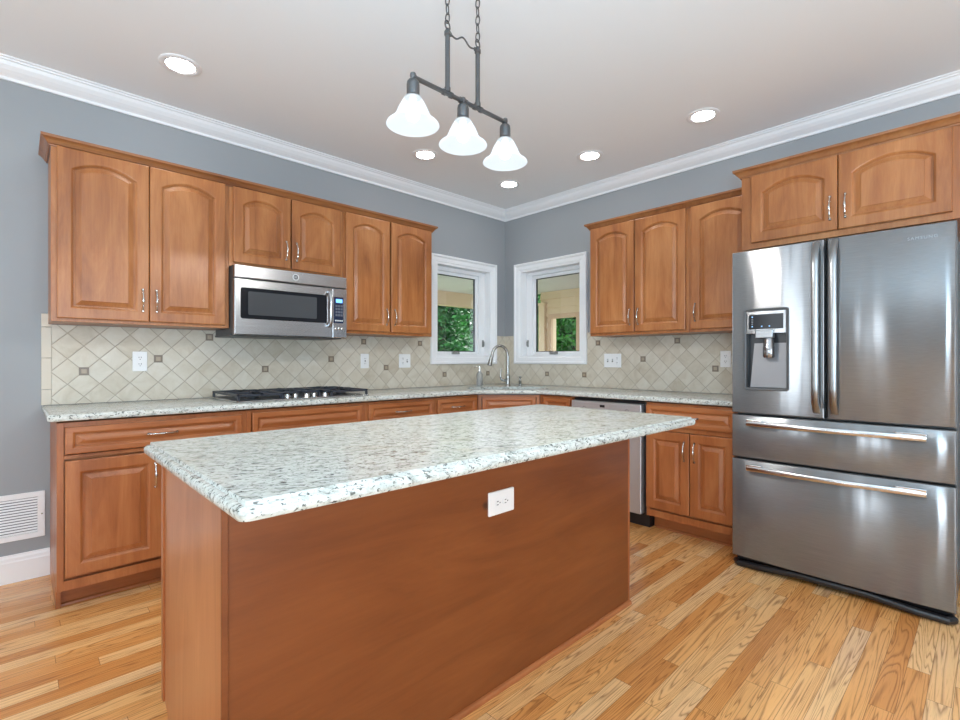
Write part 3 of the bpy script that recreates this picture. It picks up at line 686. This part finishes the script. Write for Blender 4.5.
r = thing('soap_dispenser', 'small nickel dispenser standing right of the faucet', 'soap dispenser', (-.312, -.488, CZ))
mb = MB(); mb.lathe([(.022, .0003), (.022, .005), (.013, .010), (.011, .030), (.015, .036), (.015, .048), (.010, .052)], (0, 0, 0), 16); mb.build('base', NICKEL, r, 0, True)
mb = MB(); mb.lathe([(.008, .052), (.008, .072), (.014, .076), (.014, .088), (.008, .092)], (0, 0, 0), 14); mb.tube([(0, 0, .082), (-.035, -.035, .084), (-.045, -.045, .076)], [.007, .006, .005], 8); mb.build('pump', NICKEL, r, 0, True)

# ------------------------------------------------------------------ cooktop
r = thing('gas_cooktop', 'stainless gas cooktop with black grates set in the worktop', 'cooktop', (-2.385, -.315, CZ))
mb = MB(); hw, hd = .43, .265
mb.loft([[(x, y, z) for x, y in rrect(-hw+d, hw-d, -hd+d, hd-d, .02, 4)] for d, z in ((.002, .0004), (0, .004), (.003, .008), (.012, .009), (.02, .006))]); mb.build('steel_tray', STEELX, r)
mb = MB()
for a, c in ((-.41, -.152), (-.145, .145), (.152, .41)): mb.box(a, c, -.245 if abs(a+c) > .1 else -.135, .245, .0058, .0085)
lab(mb.build('enamel_pan', IRON, r, .002), 'black enamel burner pan')
burn = [(-.29, .12, .040), (-.29, -.11, .034), (.29, .12, .040), (.29, -.11, .034), (0, .06, .05)]
for x, y, b_ in burn:
    mb = MB(); mb.lathe([(b_+.012, .0062), (b_+.012, .012), (b_, .016), (b_, .022), (b_*.55, .026)], (x, y, 0), 20); lab(mb.build('burner', BLACK, r, 0, True), 'round black burner cap')
for cx, gw in ((-.285, .27), (0, .27), (.285, .27)):
    mb = MB(); y0, y1 = (-.245, .245) if cx else (-.13, .245); t = .007; x0, x1 = cx-gw/2, cx+gw/2
    mb.box(x0, x1, y0, y0+2*t, .032, .046); mb.box(x0, x1, y1-2*t, y1, .032, .046); mb.box(x0, x0+2*t, y0, y1, .032, .046); mb.box(x1-2*t, x1, y0, y1, .032, .046)
    ym = (y0+y1)/2; mb.box(x0, x1, ym-t, ym+t, .032, .048)
    for yc in ([(y0+ym)/2, (y1+ym)/2] if cx else [ym]):
        for a in range(4):
            q = PI/4 + a*PI/2; c, s = math.cos(q), math.sin(q)
            mb.tube([(cx+c*.03, yc+s*.03, .048), (cx+c*.085, yc+s*.085, .043), (cx+c*.12, yc+s*.112, .038)], .007, 6)
        mb.box(cx-t, cx+t, y0, y1, .033, .049)
    for a in (x0+t, x1-t):
        for c in (y0+t, y1-t): mb.box(a-t, a+t, c-t, c+t, .0064, .033)
    lab(mb.build('grate', IRON, r, .002), 'black cast iron grate')
for k in range(5):
    x = -.045 + (k-2)*.062 + .05; y = -.205 + (.03 if k % 2 else 0)
    mb = MB(); mb.lathe([(.022, .0065), (.021, .010), (.017, .012), (.016, .030), (.013, .033)], (x, y, 0), 18); mb.box(x-.003, x+.003, y-.016, y+.016, .031, .037); lab(mb.build('knob', CHROME, r, 0, True), 'silver burner knob')

# ------------------------------------------------------------------ microwave
r = thing('microwave', 'stainless over-range microwave with dark window and bar handle', 'microwave', (-2.775, 0, 0)); W = .733
mb = MB(); mb.box(.004, W-.004, -.013, -.375, 1.318, 1.733); mb.box(0, W, -.013, -.33, 1.306, 1.3178); lab(mb.build('body', GREY, r, .002), 'dark grey case')
MY = -.3755
mb = MB(); mb.box(.0, W, MY, MY-.035, 1.655, 1.733); mb.build('vent_panel', STEELX, r, .006, seg=3)
L_ = lambda x: x + 2.775
for s_ in (0,):
    mb = MB(); x0, x1, z0, z1 = 0, L_(-2.150), 1.310, 1.650; g = (L_(-2.742), L_(-2.186), 1.408, 1.598)
    rg = lambda a, b_, c, d, y, q: [(x, y, z) for x, z in rrect(a, b_, c, d, q, 4)]
    mb.loft([rg(x0, x1, z0, z1, MY, .004), rg(x0, x1, z0, z1, MY-.030, .004), rg(x0+.005, x1-.005, z0+.005, z1-.005, MY-.035, .004), rg(g[0], g[1], g[2], g[3], MY-.035, .012), rg(g[0]+.002, g[1]-.002, g[2]+.002, g[3]-.002, MY-.032, .012)], True, True, False)
    dr = mb.build('door', STEELX, r)
    mb = MB(); mb.loft([rg(g[0]+.0005, g[1]-.0005, g[2]+.0005, g[3]-.0005, MY-.020, .012), rg(g[0]+.0005, g[1]-.0005, g[2]+.0005, g[3]-.0005, MY-.0325, .012)]); lab(mb.build('door_window', BLACKG, dr), 'dark glass door window')
    mb = MB(); mb.loft([rg(g[0]+.045, g[1]-.075, g[2]+.025, g[3]-.022, MY-.0326, .008), rg(g[0]+.045, g[1]-.075, g[2]+.025, g[3]-.022, MY-.0331, .008)]); lab(mb.build('window_screen', flat('microwave_screen', (.055, .058, .062), .12), dr), 'lighter grey see-through screen')
    hx = L_(-2.178)
    mb = MB(); mb.tube([(hx, MY-.034, 1.622), (hx, MY-.062, 1.620), (hx, MY-.072, 1.60), (hx, MY-.074, 1.505), (hx, MY-.072, 1.41), (hx, MY-.062, 1.392), (hx, MY-.034, 1.390)], [.012, .012, .0125, .013, .0125, .012, .012], 12); lab(mb.build('handle', STEELX, dr, 0, True), 'vertical steel bar handle')
cp = MB(); cp.box(L_(-2.1485), W, MY, MY-.034, 1.310, 1.650); cp = cp.build('control_panel', STEELX, r, .004)
mb = MB(); mb.box(L_(-2.140), L_(-2.068), MY-.0325, MY-.0352, 1.412, 1.592); lab(mb.build('key_panel', NAVY, cp, .003), 'dark blue key panel')
mb = MB(); mb.box(L_(-2.124), L_(-2.077), MY-.0350, MY-.0358, 1.553, 1.578); lab(mb.build('display', BLUE, cp), 'lit blue clock display')
mb = MB()
for i in range(4):
    for j in range(3): mb.box(L_(-2.128)+j*.019, L_(-2.128)+j*.019+.015, MY-.0350, MY-.0358, 1.46+i*.021, 1.46+i*.021+.015)
mb.build('number_keys', flat('key_grey', (.11, .12, .15), .3), cp)
mb = MB()
for i in range(4): mb.box(L_(-2.130)+i*.0155, L_(-2.130)+i*.0155+.010, MY-.0350, MY-.0358, 1.425, 1.434)
mb.build('mode_keys', PLATE, cp)
for i in range(3):
    mb = MB(); mb.lathe([(.009, 0), (.009, .003), (.006, .005)], (L_(-2.124)+i*.024, MY-.0335, 1.374), 14, 0, True, Matrix.Rotation(PI/2, 4, 'X')); lab(mb.build('button', CHROME, cp, 0, True), 'small round silver button')
lx, lz = L_(-2.405), 1.694
mb = MB(); q = Matrix.Rotation(PI/2, 4, 'X'); mb.lathe([(.0205, 0), (.0205, .0015), (.0190, .0018)], (lx, MY-.0347, lz), 26, 0, True, q)
mb.lathe([(.0160, .0018), (.0160, .0022)], (lx, MY-.0347, lz), 22, 1, True, q)
yy = MY-.0372
mb.tube([(lx-.002, yy, lz+.005), (lx-.006, yy, lz+.006), (lx-.0085, yy, lz+.001), (lx-.006, yy, lz-.005), (lx-.002, yy, lz-.003), (lx-.002, yy, lz), (lx-.006, yy, lz)], .0010, 5, 0)
mb.tube([(lx+.008, yy, lz+.004), (lx+.005, yy, lz+.007), (lx+.002, yy, lz+.004), (lx+.004, yy, lz), (lx+.002, yy, lz-.005), (lx+.006, yy, lz-.006), (lx+.009, yy, lz-.002)], .0010, 5, 0)
lab(mb.build('badge', [flat('badge_silver', (.72, .73, .74), .35), GREY], r, 0, True), 'round silver badge with two script letters')

# ------------------------------------------------------------------ dishwasher
r = thing('dishwasher', 'stainless dishwasher right of the corner sink cabinets', 'dishwasher', (0, -1.296, 0), -PI/2); W = .602
mb = MB(); mb.box(.002, W-.002, -.02, -.585, .10, .868); lab(mb.build('tub', BLACK, r), 'black body edge')
mb = MB(); mb.box(.008, W-.022, -.5855, -.640, .105, .755); mb.build('door', SATIN, r, .006, seg=3)
cp = MB(); cp.box(.008, W-.022, -.5855, -.640, .760, .853); cp = cp.build('control_panel', SATIN, r, .006, seg=3)
mb = MB(); mb.box(.258, .298, -.6395, -.6412, .814, .832); lab(mb.build('display', BLACK, cp), 'small black display')
for x in (.125, .475):
    mb = MB(); pts = [(x + .013*math.cos(2*PI*k/18), -.641, .800 + .013*math.sin(2*PI*k/18)) for k in range(18)]; mb.tube(pts, .0013, 5, 0, True); mb.build('round_key', GREY, cp)
for x in (.19, .235, .33, .365, .40):
    mb = MB(); mb.box(x-.009, x+.009, -.6396, -.6408, .796, .801); mb.build('key', GREY, cp)
mb = MB(); mb.box(.008, W+.006-.012, -.45, -.545, .0005, .0995); lab(mb.build('toe_panel', BLACK, r), 'black toe panel')

# ------------------------------------------------------------------ fridge
FX = -.79; FY0 = -2.508
r = thing('refrigerator', 'stainless french door refrigerator with ice dispenser and two drawers', 'refrigerator', (0, FY0, 0), -PI/2); W = .910
mb = MB(); mb.box(.006, W-.006, -.04, -.715, .055, 1.735); lab(mb.build('cabinet_body', GREY, r, .004), 'dark grey case')
mb = MB(); mb.box(.01, W-.01, -.08, -.735, .012, .050); mb.tube([(.008, -.740, .021), (.03, -.772, .020), (.14, -.780, .026), (.3, -.772, .038), (.6, -.772, .038), (W-.14, -.780, .026), (W-.03, -.772, .020), (W-.008, -.740, .021)], .0175, 12); lab(mb.build('base_grille', BLACK, r, .004), 'black curved bottom grille')
for x in (.03, W-.03):
    mb = MB(); mb.lathe([(.022, .0003), (.022, .010), (.012, .012), (.012, .03)], (x, -.70, 0), 14); mb.build('foot', BLACK, r)
def bowed(x0, x1, z0, z1, yb=-.722, yf=-.790, bow=.010, hole=None, nx=14):
    """slightly crowned door: front follows a shallow curve across the fridge width"""
    def fy_(x): u = (x - W/2)/(W/2); return yf - bow*(1-u*u)
    def outline(d, back=False):
        o = []
        for i in range(nx+1): x = x0+d + (x1-x0-2*d)*i/nx; o.append((x, None, z0+d))
        for i in range(nx+1): x = x1-d - (x1-x0-2*d)*i/nx; o.append((x, None, z1-d))
        return o
    def R(d, dy, back=False): return [(x, (yb if back else fy_(x)+dy), z) for x, _, z in outline(d)]
    mb = MB(); mb.loft([R(0, 0, True), R(0, .010), R(.002, .003), R(.006, .0)], True, True, False)
    n2 = 2*(nx+1); last = len(mb.v) - n2
    if not hole:
        for i in range(nx): mb.f.append((last+i, last+i+1, last+n2-2-i, last+n2-1-i)); mb.mi.append(0)
    return mb, fy_, last, n2
parts = {}
def fdoor(name, x0, x1, z0, z1):
    mb, fy_, l, n = bowed(x0, x1, z0, z1); return mb.build(name, STEEL, r, 0, True), fy_
# left door with an opening for the dispenser
hx0, hx1, hz0, hz1 = .072, .281, .998, 1.432; dx0, dx1 = .001, .437; dz0, dz1 = .864, 1.762
mb, fy_, l, n = bowed(dx0, dx1, dz0, dz1, hole=True)
xs = [dx0+.006, hx0, hx1, dx1-.006]
def quad(xa, xb, za, zb_, k=6):
    for i in range(k):
        p, q = xa+(xb-xa)*i/k, xa+(xb-xa)*(i+1)/k
        mb.add([(p, fy_(p), za), (q, fy_(q), za), (q, fy_(q), zb_), (p, fy_(p), zb_)], [(0, 1, 2, 3)])
quad(xs[0], xs[1], dz0+.006, dz1-.006, 3); quad(xs[2], xs[3], dz0+.006, dz1-.006, 5); quad(xs[1], xs[2], dz0+.006, hz0); quad(xs[1], xs[2], hz1, dz1-.006)
bm_ld = mb
me_o = MB(); me_o.v, me_o.f, me_o.mi = mb.v, mb.f, mb.mi
ld = me_o.build('left_door', STEEL, r)
shade(ld.data, .4)
rd, _ = fdoor('right_door', .449, W-.001, dz0, dz1)
md, _ = fdoor('middle_drawer', .001, W-.001, .618, .854)
bd, _ = fdoor('bottom_drawer', .001, W-.001, .062, .608)
# dispenser
yo = fy_((hx0+hx1)/2)
dp = MB()
ry = lambda a, c, e, f, y, q: [(x, y, z) for x, z in rrect(a, c, e, f, q, 4)]
dp.loft([ry(hx0-.004, hx1+.004, hz0-.004, hz1+.004, yo+.006, .016), ry(hx0-.004, hx1+.004, hz0-.004, hz1+.004, yo-.006, .016), ry(hx0, hx1, hz0, hz1, yo-.008, .014), ry(hx0+.008, hx1-.008, hz0+.008, hz1-.008, yo-.006, .010), ry(hx0+.008, hx1-.008, hz0+.008, hz1-.008, yo+.045, .010)], True, False, False)
dpo = dp.build('dispenser', GREY, ld)
mb = MB(); mb.box(hx0+.008, hx1-.008, yo+.004, yo+.043, 1.300, hz1-.008)
mb.box(hx0+.008, hx1-.008, yo-.0045, yo+.004, 1.300, hz1-.008); lab(mb.build('dispenser_fascia', STEEL, dpo, .003), 'steel fascia round the display')
mb = MB(); mb.box(hx0+.020, hx1-.022, yo-.0060, yo-.0040, 1.325, 1.405); lab(mb.build('display', BLACKG, dpo, .002), 'black display strip')
for x, z in ((.038, 1.392), (.038, 1.340), (.085, 1.340), (.122, 1.340)):
    mb = MB(); mb.box(hx0+x-.003, hx0+x+.003, yo-.0066, yo-.0058, z-.003, z+.003); lab(mb.build('icon_light', LED, dpo), 'tiny blue icon light')
mb = MB()
for k in range(4): mb.box(hx0+.034, hx0+.042, yo-.0066, yo-.0058, 1.352+k*.009, 1.3545+k*.009)
mb.build('icon_strokes', flat('icon_grey', (.25, .27, .3), .4), dpo)
mb = MB(); mb.box(hx0+.008, hx1-.008, yo+.0405, yo+.043, hz0+.008, 1.2995); lab(mb.build('recess_back', BLACK, dpo), 'black recess lining')
mb = MB(); mb.add([(hx0+.036, yo+.038, 1.25), (hx1-.010, yo+.038, 1.25), (hx1-.010, yo+.002, hz0+.012), (hx0+.026, yo+.002, hz0+.012), (hx0+.036, yo+.040, 1.25), (hx1-.010, yo+.040, 1.25), (hx1-.010, yo+.030, hz0+.010), (hx0+.030, yo+.030, hz0+.010)],
       [(0, 1, 2, 3), (7, 6, 5, 4), (0, 4, 5, 1), (1, 5, 6, 2), (2, 6, 7, 3), (3, 7, 4, 0)]); lab(mb.build('splash_plate', flat('dispenser_satin_grey', (.20, .20, .21), .42, .55), dpo), 'sloping grey steel splash plate')
mb = MB(); mb.box(hx0+.055, hx0+.140, yo-.014, yo+.02, 1.275, 1.322); lab(mb.build('chute_bracket', STEELV, dpo, .004), 'grey steel chute bracket')
mb = MB(); mb.lathe([(.022, 1.2745), (.026, 1.262), (.026, 1.232), (.028, 1.228), (.028, 1.178), (.024, 1.170)], (hx0+.118, yo-.001, 0), 22); lab(mb.build('ice_chute', flat('smoky_chrome', (.28, .28, .285), .18, .9), dpo, 0, True), 'round smoky chrome ice chute')
# handles
def vhandle(parent, x, sgn):
    z0, z1 = .955, 1.690; y = fy_(x); mb = MB(); sec = []
    for k in range(15):
        t = k/14; z = z0-.065 + (z1-z0+.13)*t; e = min(1, min(t, 1-t)/.10); e = math.sin(e*PI/2)
        yo_ = y - .002 - .046*e; hw_ = .016 - .002*e; th = .004 + .014*e
        sec.append([(x-hw_, yo_+th, z), (x-hw_, yo_+.003, z), (x-hw_*.5, yo_, z), (x+hw_*.5, yo_, z), (x+hw_, yo_+.003, z), (x+hw_, yo_+th, z)])
    mb.loft(sec); lab(mb.build('handle', STEELV, parent, 0, True), 'long vertical steel handle')
vhandle(ld, .405, 1); vhandle(rd, .480, -1)
def hhandle(parent, z):
    x0, x1 = .085, .815; mb = MB(); sec = []
    for k in range(17):
        t = k/16; x = x0 + (x1-x0)*t; y = fy_(x) - .030 - .018*math.sin(PI*t)
        sec.append([(x, y+.010, z-.013), (x, y+.003, z-.013), (x, y, z-.008), (x, y, z+.006), (x, y+.004, z+.012), (x, y+.010, z+.012)])
    mb.loft(sec); h = lab(mb.build('handle', STEELX2, parent, 0, True), 'long horizontal steel bar handle')
    for a, b_ in ((x0, x0+.075), (x1-.105, x1)):
        m2 = MB(); y = fy_((a+b_)/2); m2.box(a, b_, y-.028, y+.001, z+.006, z+.020); m2.build('handle_mount', STEELX2, h, .002)
STEELX2 = steel('bright_brushed_steel', (.66, .66, .67), .2, 'x', 0, 0)
hhandle(md, .812); hhandle(bd, .566)
mb = MB(); mb.box(.02, .10, -.06, -.70, 1.7355, 1.756); mb.box(W-.10, W-.02, -.06, -.70, 1.7355, 1.756); mb.build('hinge_cover', BLACK, r, .004)
# maker's lettering, faint raised letters near the top right
def lettering(text, size, mat, parent, loc, name, ext=.0004):
    c = bpy.data.curves.new(name, 'FONT'); c.body = text; c.size = size; c.extrude = ext; c.align_x = 'CENTER'; c.space_character = 1.25
    o = bpy.data.objects.new(name, c); COL.objects.link(o); dg = bpy.context.evaluated_depsgraph_get()
    me = bpy.data.meshes.new_from_object(o.evaluated_get(dg)); COL.objects.unlink(o); bpy.data.objects.remove(o)
    me.transform(Matrix.Rotation(PI/2, 4, 'X')); me.materials.clear(); me.materials.append(mat); me.name = name
    q = bpy.data.objects.new(name, me); COL.objects.link(q); q.parent = parent; q.location = loc; return q
lt = lettering('SAMSUNG', .019, flat('pale_letter_metal', (.24, .25, .26), .35, 1), rd, (.800, fy_(.80)-.0003, 1.698), 'lettering'); lt.rotation_euler = (0, 0, math.radians(2.6)); lab(lt, 'small raised maker lettering')
lt = lettering('ice  water', .012, GREY, dpo, (hx0+.115, yo+.0005, 1.028), 'lettering', .0002) if False else None

# ------------------------------------------------------------------ pendant lamp
PX, PY, PZ = -2.456, -2.10, 2.166
r = thing('pendant_lamp', 'three-light pewter island pendant with white bell shades', 'pendant light', (PX, PY, H))
oz = -H
mb = MB(); mb.tube([(-.236, 0, PZ+oz), (.236, 0, PZ+oz)], .0085, 12)
for x in (-.236, .236, -.012, .012, -.062, .062, -.095, .095): mb.tube([(x-.006, 0, PZ+oz), (x+.006, 0, PZ+oz)], .0115, 12)
mb.build('crossbar', PEWTER, r, 0, True)
for x in (-.0785, .0785):
    mb = MB(); mb.lathe([(.012, PZ+oz+.006), (.012, PZ+oz+.022), (.0095, PZ+oz+.026), (.0095, 2.385+oz), (.0125, 2.388+oz), (.0125, 2.400+oz), (.006, 2.412+oz)], (x, 0, 0), 14); mb.build('rod', PEWTER, r, 0, True)
    mb = MB()
    def link(z, a, hl, rw, t=.0026):
        pts = []
        for k in range(20):
            q = 2*PI*k/20; u = rw*math.cos(q); v = hl*math.sin(q); pts.append((x + u*math.cos(a), u*math.sin(a), z+v))
        mb.tube(pts, t, 6, 0, True)
    link(2.424+oz, .3, .0165, .016, .0032); z = 2.452+oz; k = 0
    while z < 2.665+oz: link(z, .3 + (PI/2 if k % 2 == 0 else 0), .0195, .0085); z += .0335; k += 1
    mb.build('chain', PEWTER, r, 0, True)
mb = MB(); pts = []
for k in range(25):
    t = k/24; x = -.066 + .132*t; pts.append((x, 0, 2.392+oz + .016*math.sin(2*PI*(t-.25))*.5 + .008 + .006*math.cos(4*PI*t)))
mb.tube(pts, .0032, 8)
for s in (-1, 1): mb.tube([(s*.066 + s*.007*math.cos(2*PI*k/14), 0, 2.397+oz + .007*math.sin(2*PI*k/14)) for k in range(14)], .003, 6, 0, True)
mb.build('scroll_bar', PEWTER, r, 0, True)
mb = MB(); mb.lathe([(.065, -.0004), (.065, -.010), (.045, -.022), (.02, -.026)], (0, 0, 0), 24); mb.tube([(-.0785, 0, -.035), (-.05, 0, -.020), (0, 0, -.02), (.05, 0, -.020), (.0785, 0, -.035)], .004, 8); mb.build('canopy', PEWTER, r, 0, True)
for x in (-.238, 0, .238):
    mb = MB(); z = PZ + oz
    mb.lathe([(.004, z+.016), (.010, z+.012), (.011, z+.002), (.008, z-.008), (.014, z-.010), (.021, z-.018), (.023, z-.030), (.023, z-.066), (.027, z-.070), (.030, z-.076), (.026, z-.078)], (x, 0, 0), 20); mb.build('socket_holder', PEWTER, r, 0, True)
    prof = [(.030, -.074), (.033, -.080), (.042, -.095), (.052, -.114), (.061, -.136), (.068, -.149), (.079, -.159), (.092, -.168), (.094, -.172)]
    prof2 = [(a-.0028, b+.0006) for a, b in prof[::-1]]
    mb = MB(); mb.lathe([(a, z+b) for a, b in prof] + [(a, z+b) for a, b in prof2], (x, 0, 0), 40, 0, False); sh = mb.build('shade', SHADE, r, 0, True); lab(sh, 'white frosted glass bell shade')
    mb = MB(); mb.lathe([(.004, z-.077), (.013, z-.081), (.013, z-.115), (.022, z-.128), (.024, z-.140), (.018, z-.152), (.006, z-.158)], (x, 0, 0), 18); lab(mb.build('bulb', BULB, sh, 0, True), 'glowing bulb')
    l = bpy.data.lights.new('bulb_light', 'SPOT'); l.energy = W_BULB; l.spot_size = 2.95; l.spot_blend = .06; l.shadow_soft_size = .02; l.color = (1, .96, .90)
    lo = bpy.data.objects.new('bulb_light', l); COL.objects.link(lo); lo.parent = r; lo.location = (x, 0, z-.161)

# ------------------------------------------------------------------ recessed lights
def downlight(x, y, label):
    r = thing('recessed_light', label, 'ceiling light', (x, y, H), 0, 'round recessed ceiling lights')
    mb = MB(); mb.lathe([(.066, -.0005), (.098, -.0005), (.098, -.004), (.090, -.008), (.070, -.007), (.066, -.0045), (.066, -.0005)], (0, 0, 0), 36, 0, False); mb.build('trim_ring', WHITE, r, 0, True)
    mb = MB(); mb.lathe([(.0655, -.001), (.0655, -.0035)], (0, 0, 0), 30); lab(mb.build('lens', LENS, r), 'glowing round lens'); return r
for x, y, t in ((-3.095, -.597, 'round recessed ceiling light above the leftmost wall cabinet'), (-1.494, -.590, 'round recessed ceiling light seen just left of the middle pendant shade'),
                (-.589, -.606, 'round recessed ceiling light in front of the room corner'), (-.585, -1.433, 'round recessed ceiling light right of the pendant, above the right window'),
                (-.581, -2.266, 'round recessed ceiling light nearest the fridge')):
    downlight(x, y, t)
for x, y in ((-4.7, -.6), (-6.3, -.6), (-4.9, -3.4), (-2.2, -4.6), (-.59, -4.4), (-4.9, -5.6)):
    downlight(x, y, 'round recessed ceiling light behind the photographer')

# ------------------------------------------------------------------ outside: porch and trees
mb = MB(); mb.box(-4, 3.75, .21, 3.70, -.15, -.05); mb.box(.21, 3.75, -4, .21, -.15, -.05); struct(mb.build('porch_floor', DECK))
mb = MB(); mb.box(-4, 3.75, .21, 3.70, 2.455, 2.55); mb.box(.21, 3.75, -4, .21, 2.455, 2.55); struct(mb.build('porch_ceiling', PORCHW))
mb = MB(); mb.box(-4, 3.60, 3.55, 3.70, 2.19, 2.454); struct(mb.build('porch_beam', SIDING))
mb = MB()
def pw(y0, y1, z0, z1):
    z = z0
    while z < z1 - 1e-4:
        q = min(z1, z + .165); mb.add([(3.600, y0, z), (3.568, y0, z), (3.598, y0, q), (3.75, y0, q), (3.75, y0, z), (3.600, y1, z), (3.568, y1, z), (3.598, y1, q), (3.75, y1, q), (3.75, y1, z)],
                                     [(1, 2, 7, 6), (0, 1, 6, 5), (0, 4, 3, 2, 1), (5, 6, 7, 8, 9), (2, 3, 8, 7), (3, 4, 9, 8)]); z = q
pw(-4, 2.46, 1.98, 2.454); pw(-4, 1.60, -.05, 1.98); pw(2.21, 2.46, -.05, 1.98); pw(1.60, 2.21, -.05, .5)
struct(mb.build('porch_wall', SIDING))
mb = MB()
for a in ((1.56, 1.625, .5, 2.02), (2.19, 2.255, .5, 2.02), (1.625, 2.19, 1.935, 2.02), (1.625, 2.19, .5, .56)): mb.box(3.565, 3.63, a[0], a[1], a[2], a[3])
struct(mb.build('porch_window_frame', TAN, None, .004))
mb = MB(); mb.box(3.53, 3.64, 2.32, 2.465, -.05, 2.20); mb.box(3.51, 3.66, 2.30, 2.485, 2.20, 2.245); struct(mb.build('porch_post', SIDING, None, .004))
mb = MB(); mb.box(-14, 24, .25, 24, -.7, -.6); mb.box(.25, 24, -14, .25, -.7, -.6); struct(mb.build('lawn', GRASS))
def tree(x, y, h, rad, mat, label, n=130, k=60, seed=1, leaf=.15):
    rd_ = random.Random(seed); r = thing('garden_tree', label, 'tree', (x, y, -.6))
    mb = MB(); mb.tube([(0, 0, 0), (.05, .02, h*.5), (0, .05, h*.92)], [.14, .10, .03], 8)
    mf = MB()
    for i in range(n):
        t = rd_.random(); z = .5 + (h-.5)*t; R_ = rad*(1 - .55*t)*math.sqrt(rd_.random()); a = rd_.random()*2*PI; c = Vector((R_*math.cos(a), R_*math.sin(a), z))
        if i % 3 == 0: mb.tube([(0, 0, z*.9), tuple(c*.6 + Vector((0, 0, z*.38))), tuple(c)], [.04, .025, .01], 5)
        br = .45 + .25*rd_.random()
        for j in range(k):
            p = c + Vector((rd_.gauss(0, br*.5), rd_.gauss(0, br*.5), rd_.gauss(0, br*.32)))
            u = Vector((rd_.gauss(0, 1), rd_.gauss(0, 1), rd_.gauss(0, .6))).normalized(); v = u.orthogonal().normalized(); v = (v + u.cross(v)*rd_.uniform(-1, 1)).normalized(); s = leaf*(.6 + .8*rd_.random())
            mf.add([p - u*s, p + v*s*.42, p + u*s, p - v*s*.42], [(0, 1, 2, 3)])
    mf.build('foliage', mat, r); mb.build('trunk', BARK, r, 0, True); return r
tree(4.7, 6.9, 5.0, 1.0, LEAF_A, 'dark evergreen tree filling most of the left window', seed=3, leaf=.075, n=230)
tree(7.8, 9.0, 5.0, 1.0, LEAF_B, 'bright green tree seen at right side of the left window', seed=4, leaf=.09, n=200)
tree(9.7, 12.6, 6.0, 1.5, LEAF_A, 'tall dark tree far behind the evergreen in left window', seed=5, leaf=.12, n=200)
tree(6.6, 3.9, 5.0, 1.0, LEAF_B, 'bright leafy tree seen through the porch window frame', n=230, seed=6, leaf=.075)
tree(11.8, 9.3, 5.5, 1.2, LEAF_A, 'dark green tree left of the porch post in right window', seed=8, leaf=.11, n=170)
tree(15.8, 11.0, 5.5, 1.5, LEAF_A, 'dark green tree behind the bright leafy tree in right window', seed=9, leaf=.13, n=200)
